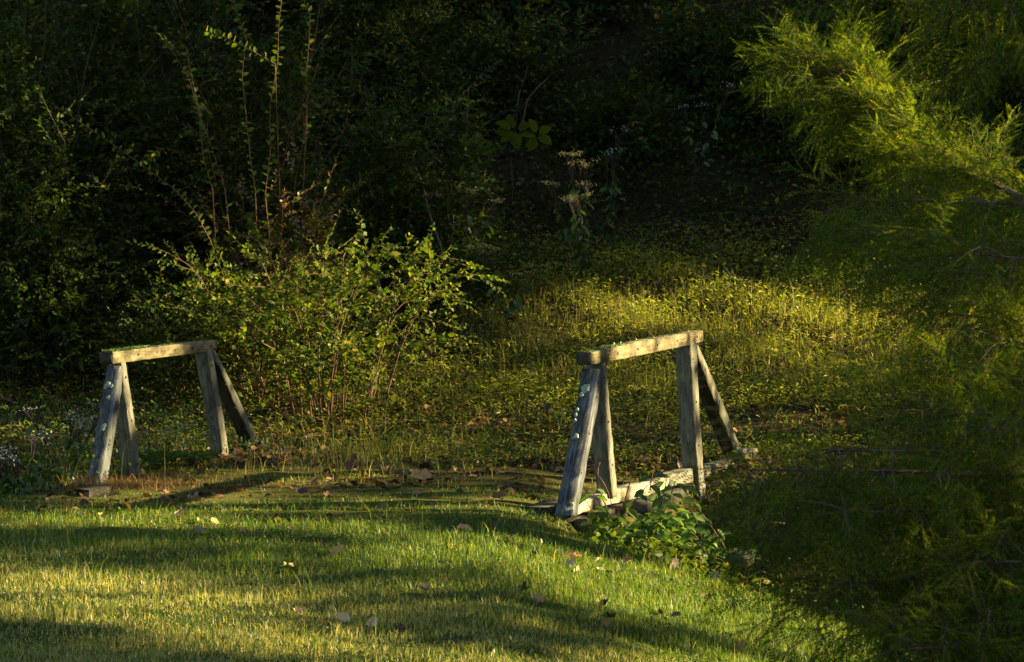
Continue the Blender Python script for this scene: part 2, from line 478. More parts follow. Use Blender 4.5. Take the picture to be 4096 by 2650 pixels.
def bolt(o, m4, px, py, foot, off=0.0, r=0.0085):
    c = plane_pt(px, py, foot, off)
    zz = np.array([0, 0, 1.0]); k = 8
    ang = np.arange(k) * 2 * math.pi / k
    ring = np.cos(ang)[:, None] * d_ax * r * 1.25 + np.sin(ang)[:, None] * zz * r
    V = np.concatenate([c + ring - n_ax * .004, c + ring + n_ax * .0025, c + ring * .6 + n_ax * .005, (c + n_ax * .005)[None]])
    Tr = []
    for l in range(2):
        for j in range(k):
            p, q = l * k + j, l * k + (j + 1) % k
            Tr += [[p, q, p + k], [q, q + k, p + k]]
    for j in range(k): Tr.append([2 * k + j, 2 * k + (j + 1) % k, 3 * k])
    child_of(o, m4, 'bolt', V, np.array(Tr), M['bolt'])

def lichen(o, m4, px, py, foot, thick, rpx, fwd=None, seed=0, mat='lichen', name='lichen_patch'):
    """a crusty patch on the face that looks towards the lawn (normal fwd), at photo point px,py"""
    lr = np.random.default_rng(seed + 500)
    # face plane: passes through timber's axis-side; take normal fwd and a point
    n_f, p_f = fwd
    r = ray(px, py); t = np.dot(p_f - CAM, n_f) / np.dot(r, n_f); c = CAM + r * t
    rad = rpx / F * t
    a = n_ax; b = np.cross(n_f, a); k = 16
    ang = np.arange(k) * 2 * math.pi / k
    rr = rad * (0.55 + 0.6 * lr.random(k))
    V = [c + n_f * .006 + (lr.normal(size=3) * .0015)]
    for f_, h in ((0.5, .006), (0.85, .004), (1.0, -.003)):
        V += [c + (math.cos(g_) * a * rr[j] + math.sin(g_) * b * rr[j] * 1.2) * f_ + n_f * (h + lr.random() * .002) for j, g_ in enumerate(ang)]
    Tr = []
    for j in range(k):
        q = (j + 1) % k
        Tr.append([0, 1 + j, 1 + q])
        for l in range(2):
            s0 = 1 + l * k
            Tr += [[s0 + j, s0 + k + j, s0 + q], [s0 + q, s0 + k + j, s0 + k + q]]
    child_of(o, m4, name, np.array(V), np.array(Tr), M[mat])

def front_face(pA, foot):
    """plane of the face looking at the lawn, whose right edge runs through the two photo points pA"""
    a, b = plane_pt(*pA[0], foot), plane_pt(*pA[1], foot)
    e = norm((b - a)[None])[0]
    nf = np.cross(n_ax, e); nf = nf / np.linalg.norm(nf)
    if np.dot(nf, d_ax) > 0: nf = -nf
    return nf, a

# right-hand (near) railing
rr_ = empty('truss_railing', tuple(FR), 'weathered timber bridge railing standing on a pale split sill above the leafy creek bank', 'railing', 'timber railings of the footbridge')
top, mt = loft('top_rail', [((2366, 1409), (2366, 1463)), ((2590, 1361), (2590, 1417)), ((2812, 1323), (2812, 1369))], FR, 0.088, M['wood_rail'], rr_, seed=1, ragged=.002)
for p in ((2471, 1414), (2552, 1398), (2630, 1381), (2708, 1364), (2788, 1347)): bolt(top, mt, *p, FR)
A_, mA = loft('brace', [((2394, 1476), (2410, 1484)), ((2380, 1575), (2400, 1580)), ((2340, 1790), (2362, 1790)), ((2287, 2064), (2311, 2062))], FR, 0.098, M['wood_grey'], rr_, seed=2, ragged=.003)
ff = front_face(((2396, 1476), (2287, 2064)), FR)
for i, (x, y, s_) in enumerate(((2340, 1555, 20), (2325, 1580, 10), (2352, 1545, 9), (2309, 1640, 8), (2304, 1660, 7), (2300, 1682, 6), (2305, 1745, 12), (2296, 1752, 7), (2287, 2018, 9), (2290, 2045, 8), (2262, 2028, 7))):
    lichen(A_, mA, x, y, FR, .098, s_, ff, i)
for p in ((2386, 1590), (2357, 1735), (2325, 1893)): bolt(A_, mA, *p, FR, 0, .007)
B_, mB = loft('post', [((2404, 1452), (2424, 1452)), ((2425, 1705), (2446, 1705)), ((2450, 1990), (2472, 1990))], FR, 0.092, M['wood_tan'], rr_, off=-0.004, seed=3)
for p in ((2418, 1512), (2433, 1688), (2449, 1860)): bolt(B_, mB, *p, FR, -.004, .007)
C_, mC = loft('post', [((2762, 1366), (2785, 1366)), ((2779, 1705), (2803, 1705)), ((2794, 1880), (2815, 1880))], FR, 0.10, M['wood_tan'], rr_, off=0.003, seed=4)
for p in ((2771, 1437), (2785, 1608), (2795, 1782)): bolt(C_, mC, *p, FR, .003, .007)
bolt(C_, mC, 2772, 1450, FR, .003, .004)
E_, mE = loft('post_foot', [((2794, 1878), (2816, 1878)), ((2805, 2050), (2826, 2050))], FR, 0.030, M['wood_tan'], rr_, off=0.004, seed=5)
D_, mD = loft('brace', [((2787, 1378), (2796, 1384)), ((2796, 1445), (2822, 1445)), ((2874, 1640), (2904, 1640)), ((2949, 1826), (2975, 1826))], FR, 0.092, M['wood_tan'], rr_, seed=6)
for p in ((2820, 1479), (2877, 1605), (2934, 1728)): bolt(D_, mD, *p, FR, 0, .007)
S1, mS1 = loft('sill', [((2320, 2008), (2306, 2064)), ((2395, 1980), (2400, 2036)), ((2470, 1957), (2470, 2016)), ((2560, 1934), (2560, 1996)), ((2640, 1916), (2640, 1972)), ((2681, 1906), (2672, 1946))], FR, 0.09, M['wood_pale'], rr_, off=-.032, nseg=34, ragged=.007, seed=7)
S2, mS2 = loft('sill', [((2672, 1896), (2682, 1948)), ((2740, 1880), (2740, 1938)), ((2798, 1868), (2798, 1930))], FR, 0.09, M['wood_tan'], rr_, off=-.030, nseg=16, ragged=.006, seed=8)
for p in ((2764, 1912), (2781, 1902), (2771, 1908)): bolt(S2, mS2, *p, FR, -.03, .006)
S3, mS3 = loft('sill', [((2822, 1864), (2826, 1914)), ((2890, 1848), (2890, 1892)), ((2968, 1826), (2968, 1862))], FR, 0.09, M['wood_pale'], rr_, off=-.030, nseg=16, ragged=.004, seed=9)
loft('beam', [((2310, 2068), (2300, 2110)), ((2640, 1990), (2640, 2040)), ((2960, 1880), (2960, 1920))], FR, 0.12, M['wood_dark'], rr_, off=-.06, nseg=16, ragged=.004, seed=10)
loft('end_block', [((2975, 1796), (2975, 1838)), ((3032, 1794), (3034, 1836))], FR, 0.12, M['wood_pale'], rr_, off=0.04, nseg=6, seed=11)
def damp_shade_front(o, m4):  # darker front faces: shade painted on braces, mossy end grain on top rails
    o.data.materials.append(M['wood_damp_shade'])
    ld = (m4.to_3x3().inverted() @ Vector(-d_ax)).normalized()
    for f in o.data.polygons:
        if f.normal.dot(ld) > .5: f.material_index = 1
damp_shade_front(D_, mD); damp_shade_front(top, mt)
# bracket with nut on the post foot
cbr = plane_pt(2814, 1954, FR, .004)
def box_at(c, hx, hn, hz):
    V = np.array([c + d_ax * sx * hx + n_ax * sn * hn + np.array([0, 0, sz * hz]) for sx in (-1, 1) for sn in (-1, 1) for sz in (-1, 1)])
    Tr = np.array([[0, 1, 3], [0, 3, 2], [4, 6, 7], [4, 7, 5], [0, 4, 5], [0, 5, 1], [2, 3, 7], [2, 7, 6], [0, 2, 6], [0, 6, 4], [1, 5, 7], [1, 7, 3]])
    return V, Tr
br = child_of(E_, mE, 'bracket', *box_at(cbr, .034, .005, .026), M['metal'])
bolt(E_, mE, 2815, 1956, FR, .009, .013)

# left-hand (far) railing
rl = empty('truss_railing', tuple(FL), 'weathered timber bridge railing with moss on its beam, feet in weeds beside the asters', 'railing', 'timber railings of the footbridge')
topl, mtl = loft('top_rail', [((453, 1407), (453, 1458)), ((660, 1384), (660, 1432)), ((868, 1360), (868, 1404))], FL, 0.088, M['wood_rail'], rl, seed=21, ragged=.002)
for p in ((553, 1418), (627, 1410), (700, 1402), (771, 1395), (843, 1385)): bolt(topl, mtl, *p, FL)
Al, mAl = loft('brace', [((478, 1464), (492, 1470)), ((470, 1530), (492, 1530)), ((440, 1700), (468, 1700)), ((392, 1975), (422, 1975))], FL, 0.085, M['wood_grey'], rl, seed=22, ragged=.003)
ffl = front_face(((478, 1464), (392, 1975)), FL)
for i, (x, y, s_) in enumerate(((432, 1540, 13), (445, 1545, 8), (421, 1552, 8), (432, 1590, 9), (415, 1705, 11), (411, 1718, 9))):
    lichen(Al, mAl, x, y, FL, .085, s_, ffl, 30 + i)
for p in ((466, 1608), (440, 1762), (437, 1778), (416, 1898)): bolt(Al, mAl, *p, FL, 0, .010)
Bl, mBl = loft('post', [((484, 1448), (503, 1448)), ((511, 1659), (537, 1659)), ((548, 1975), (577, 1975))], FL, 0.085, M['wood_tan'], rl, off=-.004, seed=23)
for p in ((503, 1510), (526, 1684), (551, 1855)): bolt(Bl, mBl, *p, FL, -.004, .008)
Cl, mCl = loft('post', [((825, 1398), (849, 1398)), ((871, 1659), (893, 1659)), ((902, 1905), (931, 1905))], FL, 0.085, M['wood_tan'], rl, off=.002, seed=24)
for p in ((847, 1463), (876, 1623), (905, 1796)): bolt(Cl, mCl, *p, FL, .002, .008)
Dl, mDl = loft('brace', [((851, 1398), (862, 1404)), ((856, 1425), (876, 1430)), ((934, 1601), (960, 1601)), ((1040, 1840), (1068, 1840))], FL, 0.085, M['wood_tan'], rl, seed=25)
damp_shade_front(Dl, mDl); damp_shade_front(topl, mtl)
for p in ((862, 1446), (902, 1540), (940, 1632), (980, 1716)): bolt(Dl, mDl, *p, FL, 0, .008)
# moss on both top rails
def moss_on(parent, m4, pa, pb, foot, n_, seed):
    lr = np.random.default_rng(seed)
    a, b = plane_pt(*pa, foot), plane_pt(*pb, foot)
    t = lr.random(n_)[:, None]; q = lr.random(n_)[:, None] * 0.08
    P = a + (b - a) * t - n_ax * q + np.array([0, 0, -.004])
    dirs = lr.normal(size=(n_, 3)) * .6 + np.array([0, 0, 1])
    V, Tr = place(KITE_V, KITE_T, P, frames(dirs, lr.random(n_) * 6), np.stack([.008 + .014 * lr.random(n_)] + [.006 + .004 * lr.random(n_)] * 2, -1))
    o = child_of(parent, m4, 'moss', V, Tr, M['weed']); o['kind'] = 'stuff'
moss_on(topl, mtl, (453, 1407), (610, 1388), FL, 900, 5)
moss_on(topl, mtl, (640, 1386), (868, 1360), FL, 120, 7)
moss_on(top, mt, (2366, 1409), (2500, 1380), FR, 300, 6)
moss_on(top, mt, (2500, 1380), (2812, 1323), FR, 120, 8)
# old plank let into the grass at the left and right abutments
for nm, a, b, lab in (('plank', (330, 1986), (425, 1978), 'short weathered plank lying flat in front of the left railing'),
                      ('plank', (2140, 2058), (2225, 2040), 'short old plank half buried at the foot of the right railing')):
    p0, p1 = ground_at(*a), ground_at(*b)
    p0 = p0 + [0, 0, .02]; p1 = p1 + [0, 0, .03]
    ax = norm((p1 - p0)[None])[0]; sd = norm(np.cross(ax, [0, 0, 1])[None])[0]
    pts = []
    for t in np.linspace(0, 1, 6):
        c = p0 + (p1 - p0) * t
        for s_, h in ((-1, -.03), (-1, .02), (1, .02), (1, -.03)):
            pts.append(c + sd * s_ * (.07 + rng.random() * .006) + np.array([0, 0, h + rng.random() * .004]))
    Tr = []
    for i in range(5):
        for j in range(4):
            p, q = i * 4 + j, i * 4 + (j + 1) % 4
            Tr += [[p, q, p + 4], [q, q + 4, p + 4]]
    Tr += [[0, 1, 2], [0, 2, 3], [20, 22, 21], [20, 23, 22]]
    tag(mesh(nm, pts, Tr, M['wood_damp_shade']), lab, 'plank')

# stones of the abutment and bank
def stone(px, py, D, r, lab, flat=.7):
    c = at(px, py, D)
    u_, v_ = np.meshgrid(np.linspace(0, math.pi, 9), np.arange(14) * 2 * math.pi / 14, indexing='ij')
    P = np.stack([np.sin(u_) * np.cos(v_), np.sin(u_) * np.sin(v_), np.cos(u_)], -1).reshape(-1, 3)
    sd = rng.random() * 9
    k_ = 1 + .16 * wav(P[:, 0] * 2, P[:, 1] * 2 + P[:, 2], 1.3, sd)
    P = np.sign(P) * np.abs(P) ** .75 * k_[:, None] * r * np.array([1.25, 1, flat])
    Tr = []
    for i in range(8):
        for j in range(14):
            p, q = i * 14 + j, i * 14 + (j + 1) % 14
            Tr += [[p, p + 14, q], [q, p + 14, q + 14]]
    tag(mesh('stone', P + c, Tr, M['stone'], smooth=False), lab, 'stone', 'stones of the creek bank and bridge footing')
stone(2345, 2105, 23.2, .06, 'small mossy stone under the near end of the pale sill')
stone(2420, 2078, 23.4, .05, 'dark small stone wedged under the sill behind the creeper leaves')
stone(2560, 2035, 23.9, .075, 'mossy footing stone below the brightest stretch of the sill')
stone(2650, 2010, 24.3, .06, 'footing stone just left of the iron bracket, in shade')
stone(2970, 2235, 21.95, .05, 'greyish bank stone at the lawn edge below the creeper', .8)

# ------------------------------------------------------------------ light gaps cut into the unseen tree crowns to place the sun
U_ax = np.array([-math.sin(SUN_AZ), math.cos(SUN_AZ), 0.0])
W_ax = np.cross(S, U_ax); W_ax = W_ax if W_ax[2] > 0 else -W_ax
def uv(P): P = np.asarray(P); return np.stack([P @ U_ax, P @ W_ax], -1)
polys = []
def gap_ground(pts): polys.append(uv([ground_at(*p) for p in pts]))
def hull(P):
    P = sorted(map(tuple, P)); out = []
    for seq in (P, P[::-1]):
        h = []
        for p in seq:
            while len(h) > 1 and (h[-1][0] - h[-2][0]) * (p[1] - h[-2][1]) - (h[-1][1] - h[-2][1]) * (p[0] - h[-2][0]) <= 0: h.pop()
            h.append(p)
        out += h[:-1]
    return np.array(out)
def gap_vol(pts, D0, D1): polys.append(hull(np.concatenate([uv([at(*p, D) for p in pts]) for D in (D0, D1)])))
def gap_at(pts, D=None, foot=None):
    q = uv([plane_pt(*p, foot) for p in pts]); e = .13
    polys.append(hull(np.concatenate([q + [e, e], q + [-e, e], q + [e, -e], q - [e, e]])))
gap_ground([(-300, 2062), (300, 2062), (900, 2052), (1500, 2095), (2000, 2150), (2400, 2215), (2800, 2300), (3100, 2380), (3500, 2500), (3800, 2600),
            (3600, 2730), (3200, 2620), (2600, 2490), (2100, 2350), (1700, 2260), (1300, 2150), (600, 2125), (-300, 2125)])
gap_ground([(-300, 2200), (0, 2250), (540, 2325), (1100, 2400), (1400, 2490), (1900, 2590), (2400, 2700), (2900, 2780), (1500, 2780), (1100, 2655),
            (600, 2600), (0, 2505), (-300, 2450)])
gap_ground([(1550, 2005), (1900, 2022), (2180, 2080), (2120, 2095), (1750, 2058)])
gap_ground([(1800, 1300), (2050, 1200), (2600, 1150), (3100, 1140), (3700, 1130), (4300, 1150), (4300, 1440), (3500, 1460), (2900, 1430), (2300, 1420), (1900, 1400)])
gap_at([(2340, 1395), (2600, 1345), (2830, 1300), (2840, 1385), (2600, 1440), (2430, 1490)], foot=FR)
gap_at([(2400, 1480), (2430, 1480), (2490, 1900), (2450, 1990), (2330, 2070), (2300, 2070), (2360, 1960), (2430, 1900)], foot=FR)
gap_at([(2440, 1950), (2700, 1890), (2790, 1860), (2830, 1870), (2800, 1960), (2560, 2010), (2440, 2060)], foot=FR)
gap_vol([(2350, 2030), (2800, 1960), (3000, 2130), (2900, 2230), (2500, 2200)], 22.2, 23.2)
gap_at([(435, 1400), (720, 1365), (700, 1440), (435, 1470)], foot=FL)
gap_at([(430, 1730), (470, 1700), (440, 1870), (400, 1960), (385, 1960)], foot=FL)
gap_at([(480, 1470), (520, 1470), (545, 1650), (520, 1640)], foot=FL)
gap_vol([(900, 1200), (1050, 1000), (1250, 900), (1600, 950), (1950, 1130), (1750, 1330), (1450, 1480), (1000, 1440)], 28.3, 29.9)
gap_vol([(3050, 150), (3300, 170), (3600, 200), (3700, 380), (3900, 530), (4100, 700), (4300, 900), (3900, 820), (3500, 700), (3300, 560), (3150, 420)], 16.6, 17.6)
LP0 = polys[-1]
small = []           # sun flecks: centre, radii
def fleck(px, py, D, r, asp=1.0):
    P = at(px, py, D) if D else ground_at(px, py)
    q = uv(P); small.append((q[0], q[1], *((r, r * asp) if not D else (max(r, .28), r))))
for p in ((640, 130, 30, .10), (740, 260, 30, .11), (770, 330, 30, .08), (930, 80, 30, .12), (980, 210, 30, .12), (1100, 120, 30, .13), (1180, 200, 30, .10), (1100, 300, 30, .10),
          (380, 640, 31, .07), (350, 580, 31, .06), (1230, 540, 31, .09), (1020, 560, 31, .07), (700, 700, 31, .05), (2320, 700, 33, .16), (2250, 760, 33, .09), (1830, 740, 32.5, .07),
          (860, 800, 31, .06), (1500, 820, 31, .10), (1150, 900, 31, .10), (3950, 180, 17, .10), (4010, 350, 17, .12), (3450, 1880, 14.5, .05), (3850, 1950, 15, .07), (3620, 2240, 14, .05), (3500, 2450, 14, .05)):
    fleck(p[0], p[1], p[2], p[3])
fr_ = np.random.default_rng(11)
for i in range(260):
    px, py = fr_.uniform(0, 3500), fr_.uniform(1440, 1990)
    fleck(px, py, None, fr_.uniform(.03, .10), fr_.uniform(.3, .7))
for i in range(170):
    px, py = fr_.uniform(0, 3300), fr_.uniform(2100, 2600)
    fleck(px, py, None, fr_.uniform(.03, .10), fr_.uniform(.15, .5))
gap_ground([(2200, 2600), (2500, 2585), (3000, 2640), (3400, 2700), (3500, 2790), (2200, 2790)])
for i in range(70):
    fleck(fr_.uniform(500, 1900), fr_.uniform(600, 1550), fr_.uniform(28.8, 30.5), fr_.uniform(.04, .10))
for i in range(70):
    fleck(fr_.uniform(3150, 4096), fr_.uniform(900, 2600), fr_.uniform(11.8, 14.5), fr_.uniform(.02, .06))
for i in range(26):
    fleck(fr_.uniform(0, 3300), fr_.uniform(1400, 1560), None, fr_.uniform(.08, .2), .35)

def in_poly(q, P):
    x, y = q[:, 0], q[:, 1]; c = np.zeros(len(q), bool); j = len(P) - 1
    for i in range(len(P)):
        xi, yi, xj, yj = P[i, 0], P[i, 1], P[j, 0], P[j, 1]
        if yi != yj: c ^= ((yi > y) != (yj > y)) & (x < (xj - xi) * (y - yi) / (yj - yi) + xi)
        j = i
    return c
LITPOLY = LP0 + (LP0 - LP0.mean(0)) * .12
polys.append(LITPOLY)
SEMI = [(uv([ground_at(*p) for p in ((-300, 1500), (1000, 1480), (3600, 1470), (3600, 1930), (2300, 1975), (900, 1960), (-300, 1975))]), .24),
        (hull(np.concatenate([uv([at(*p, D) for p in ((250, -60), (1500, -60), (1900, 500), (2000, 1100), (700, 1200), (250, 800))]) for D in (29.0, 30.6)])), .42),
        (uv([ground_at(*p) for p in ((-300, 2130), (1300, 2160), (2100, 2330), (3300, 2560), (3300, 2700), (2300, 2600), (1400, 2470), (500, 2300), (-300, 2190))]), .45)]
def in_gap(q):
    q0 = q; q = q + .05 * np.stack([wav(q0[:, 0], q0[:, 1], 4.5, 1.0), wav(q0[:, 0], q0[:, 1], 6.0, 4.0)], -1)
    hit = np.zeros(len(q), bool)
    for P in polys:
        x, y = q[:, 0], q[:, 1]; c = np.zeros(len(q), bool)
        n_ = len(P); j = n_ - 1
        for i in range(n_):
            xi, yi, xj, yj = P[i, 0], P[i, 1], P[j, 0], P[j, 1]
            if yi != yj:
                c ^= ((yi > y) != (yj > y)) & (x < (xj - xi) * (y - yi) / (yj - yi) + xi)
            j = i
        hit |= c
    for (a, b, ra, rb) in small:
        hit |= ((q[:, 0] - a) / ra) ** 2 + ((q[:, 1] - b) / rb) ** 2 < 1
    u_ = np.random.default_rng(len(q)).random(len(q))
    hit &= u_ > .02
    for P, keep in SEMI:
        hit |= in_poly(q, P) & (u_ > keep)
    return hit

tree_y = [1.0, 6.5, 11.5, 16.5, 21.0, 25.5, 30.5, 36.0, 42.0, 49.0, 56.0]
tree_pos = [(17.0 + 2.2 * math.sin(i * 2.1), y) for i, y in enumerate(tree_y)]
for i, (tx, ty) in enumerate(tree_pos):
    base = np.array([tx, ty, float(T(tx, ty))])
    t = empty('shade_tree', tuple(base), 'tall broadleaf tree in the row beyond the right edge of the lawn, crown opened to shape the sunlight', 'tree', 'row of trees shading the lawn from the right')
    H = 13.0
    tr = np.array([base + [0.25 * math.sin(k * 1.3 + i), 0.2 * math.cos(k + i), -0.3 + H * k / 8] for k in range(9)])
    V, Tr = tube(tr, np.linspace(.26, .05, 9), 8); mesh('trunk', V, Tr, M['bark'], t)
    gl = Geo()
    for k in range(22):
        z0 = 2.0 + 9.5 * rng.random(); a = rng.random() * 6.28; L_ = 3.0 * (1 - .5 * z0 / 13)
        p0 = base + [0, 0, z0]; e = p0 + L_ * np.array([math.cos(a), math.sin(a), .5])
        gl.add(*tube([p0, (p0 + e) / 2 + [0, 0, .12], e], [.06, .04, .012], 5))
    gl.obj('branch', M['bark'], t)
    n_ = 36000
    # crown: ragged column of leaf clumps, thinned where sun should reach the scene
    cc = np.stack([rng.normal(size=420) * 1.3, rng.uniform(-3.4, 3.4, 420), rng.uniform(-4.8, 6.5, 420)], -1) + base + [0, 0, 5.8]
    P = cc[rng.integers(0, 420, n_)] + rng.normal(size=(n_, 3)) * .42
    P = P[(P[:, 2] > base[2] + .25) & (P[:, 2] < base[2] + 14)]
    Q = uv(P)
    P = P[~in_gap(Q)]
    n_ = len(P)
    V, Tr = place(KITE_V, KITE_T, P - [0, 0, 0], frames(rng.normal(size=(n_, 3)), rng.random(n_) * 6.28),
                  np.stack([.17 + .10 * rng.random(n_), .12 + .06 * rng.random(n_), .15 * np.ones(n_)], -1))
    mesh('crown', V, Tr, M['leaf_tree'], t)

# taller woodland behind the hill crest and to the left, closing the sky over the slope
for i, (tx, ty, rad) in enumerate(((-5.5, 47.5, 4.6), (0.2, 49, 4.8), (5.6, 48, 4.6), (-9.5, 39, 4.4), (-9, 30, 4.2), (10.5, 44, 4.4), (-8.5, 22, 3.6))):
    base = np.array([tx, ty, float(T(tx, ty))])
    t = empty('woodland_tree', tuple(base), 'dark woodland tree standing above the thicket on the hill', 'tree', 'woodland trees on the hill crest')
    H = 14.0
    V, Tr = tube([base + [.2 * math.sin(k + i), .2 * math.cos(k * 1.2), -.3 + H * k / 8] for k in range(9)], np.linspace(.24, .05, 9), 8); mesh('trunk', V, Tr, M['bark'], t)
    cc = rng.normal(size=(260, 3)); cc = norm(cc) * rng.random((260, 1)) ** .4 * [rad, rad, 4.2] + base + [0, 0, 9.2]
    n_ = 12000
    P = cc[rng.integers(0, 260, n_)] + rng.normal(size=(n_, 3)) * .5
    P = P[~in_gap(uv(P))]; n_ = len(P)
    V, Tr = place(KITE_V, KITE_T, P, frames(rng.normal(size=(n_, 3))), np.stack([.22 + .12 * rng.random(n_), .15 + .06 * rng.random(n_), .2 + 0 * P[:, 0]], -1))
    mesh('crown', V, Tr, M['leaf_tree'], t)

# ------------------------------------------------------------------ leafy twigs and shrubs
def make_twig(n_leaf, leaf_l, leaf_w, spread=55, curve=.25, seed=0, droop=0.0, opposite=False):
    lr = np.random.default_rng(seed)
    ts = np.linspace(0.08, 1, n_leaf)
    ax = lambda t: np.stack([t, curve * t ** 2 * .4 + 0 * t, -droop * t ** 2], -1)
    P = ax(ts)
    side = np.where(np.arange(n_leaf) % 2 == 0, 1.0, -1.0)
    sp = R(spread) * (.75 + .5 * lr.random(n_leaf)) * (1 - .6 * (ts > .97))
    rot = lr.normal(size=n_leaf) * .7
    dirs = np.stack([np.cos(sp), np.sin(sp) * side * np.cos(rot), np.sin(sp) * np.sin(rot) * .8 - .15], -1)
    s_ = leaf_l * (.65 + .6 * lr.random(n_leaf)) * (1 - .35 * ts)
    V, Tr = place(KITE_V, KITE_T, P, frames(dirs, lr.normal(size=n_leaf) * .6), np.stack([s_, s_ * leaf_w, s_ * .8], -1))
    st = tube(ax(np.linspace(0, 1, 3)), np.linspace(.008, .003, 3), 3)
    return V, Tr, st[0], st[1]

twigs_small = [make_twig(14, .185, .55, seed=i, droop=.12 * (i % 3)) for i in range(6)]
twigs_round = [make_twig(13, .19, .74, seed=20 + i, droop=.1 * (i % 3)) for i in range(6)]
twigs_long = [make_twig(12, .28, .42, seed=40 + i, droop=.3) for i in range(5)]

def shrub(name, base, H, HW, nstem, ntw, tws, tlen, fol, stemmat, label, cat, group=None, seed=0, lean=(0, 0), tmin=.22, up=.45, arch=.35, flat=1.0, fill=1.0, basew=.12):
    lr = np.random.default_rng(seed + 1000)
    base = np.array(base, float)
    nstem = int(nstem * .65)
    root = empty(name, tuple(base), label, cat, group)
    sg = Geo(); TP, TD, TS = [], [], []
    for i in range(nstem):
        a = lr.random() * 6.283; r_ = HW * math.sqrt(lr.random()) * 1.05; h_ = H * (0.45 + .55 * lr.random())
        bs = base + np.array([math.cos(a), math.sin(a), 0]) * basew * HW * lr.random() - [0, 0, .05]
        t = np.linspace(0, 1, 8)[:, None]
        end = np.array([math.cos(a) * r_, math.sin(a) * r_ * flat, 0]) + np.array([lean[0], lean[1], 0])
        P = bs + end * t ** 1.4 + np.array([0, 0, 1]) * h_ * (t * (1 + arch) - arch * t ** 2.6) + np.cumsum(lr.normal(size=(8, 3)) * .018 * H, 0) * t
        sg.add(*tube(P, np.linspace(.003 + .003 * H, .0020, 8), 4))
        tt = tmin + (1 - tmin) * lr.random(ntw) ** .8; tt[0] = 1.0
        idx = tt * 7; i0 = np.minimum(idx.astype(int), 6); f_ = (idx - i0)[:, None]
        pp = P[i0] * (1 - f_) + P[i0 + 1] * f_; tg = norm(P[i0 + 1] - P[i0])
        dd = tg * .6 + norm(lr.normal(size=(ntw, 3)) * [1, 1, .6]) * .9 + np.array([0, 0, up - .35]); dd[0] = tg[0]
        TP.append(pp); TD.append(dd); TS.append(tlen * (.55 + .7 * lr.random(ntw)))
    nf = int(fill * 330 * H * HW * 2)
    zf = lr.random(nf) ** .9
    a = lr.random(nf) * 6.283; rf = HW * (1.05 - .45 * zf) * np.sqrt(lr.random(nf)) * (.6 + .4 * np.abs(np.sin(a * 2.5 + zf * 7)))
    TP.append(base + np.stack([np.cos(a) * rf + lean[0] * zf, np.sin(a) * rf * flat, zf * H * .86 * (.7 + .3 * np.sin(a * 3 + seed)) + .02], -1))
    TD.append(np.stack([np.cos(a), np.sin(a), .25 + 0 * a], -1) + lr.normal(size=(nf, 3)) * .6); TS.append(tlen * (.6 + .6 * lr.random(nf)))
    TP, TD, TS = map(np.concatenate, (TP, TD, TS))
    sel = lr.integers(0, len(tws), len(TP)); fg = Geo()
    for k, tw in enumerate(tws):
        m_ = sel == k
        if not m_.any(): continue
        Rm = frames(TD[m_], lr.normal(size=m_.sum()) * .5)
        fg.add(*place(tw[0], tw[1], TP[m_], Rm, TS[m_])); sg.add(*place(tw[2], tw[3], TP[m_], Rm, TS[m_]))
    V, Tr = sg.get(); mesh('stem', V, Tr, stemmat, root)
    V, Tr = fg.get(); mesh('foliage', V, Tr, fol, root)
    return root

def gbase(px, D):
    x = (px - 2048) / F * D
    return (x, D, float(T(x, D)))

G1 = 'shrubs of the thicket behind the left railing'
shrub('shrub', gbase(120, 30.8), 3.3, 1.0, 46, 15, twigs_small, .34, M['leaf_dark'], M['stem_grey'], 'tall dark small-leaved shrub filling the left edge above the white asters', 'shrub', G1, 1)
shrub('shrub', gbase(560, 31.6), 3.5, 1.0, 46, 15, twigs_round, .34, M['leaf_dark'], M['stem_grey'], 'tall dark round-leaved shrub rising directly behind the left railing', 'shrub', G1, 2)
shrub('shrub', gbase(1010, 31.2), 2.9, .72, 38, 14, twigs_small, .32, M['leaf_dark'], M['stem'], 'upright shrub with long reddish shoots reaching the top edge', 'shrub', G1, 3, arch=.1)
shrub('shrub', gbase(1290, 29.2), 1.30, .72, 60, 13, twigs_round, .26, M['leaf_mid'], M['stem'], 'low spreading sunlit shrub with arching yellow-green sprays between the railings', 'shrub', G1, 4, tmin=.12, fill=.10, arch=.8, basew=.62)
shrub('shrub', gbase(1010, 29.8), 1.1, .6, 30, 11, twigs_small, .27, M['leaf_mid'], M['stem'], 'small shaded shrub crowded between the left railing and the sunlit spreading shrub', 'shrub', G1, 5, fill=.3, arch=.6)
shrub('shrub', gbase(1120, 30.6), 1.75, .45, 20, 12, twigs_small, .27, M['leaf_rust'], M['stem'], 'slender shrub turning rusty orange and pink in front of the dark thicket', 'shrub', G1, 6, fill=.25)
shrub('shrub', gbase(250, 30.5), 1.7, .7, 30, 12, twigs_small, .3, M['leaf_dark'], M['stem_grey'], 'waist-high dark shrub in front of the leftmost tall thicket', 'shrub', G1, 7)
shrub('shrub', gbase(1640, 32.6), 1.9, .75, 34, 12, twigs_long, .30, M['leaf_dark'], M['stem_grey'], 'dark willowy shrub with hanging narrow leaves up the bank from the sunlit shrub', 'shrub', G1, 8)
shrub('shrub', gbase(700, 29.6), .95, .5, 22, 10, twigs_small, .26, M['leaf_dark'], M['stem'], 'knee-high shrub showing beneath the beam of the left railing', 'shrub', G1, 9)
G2 = 'dark shrubs growing on the wooded hillside'
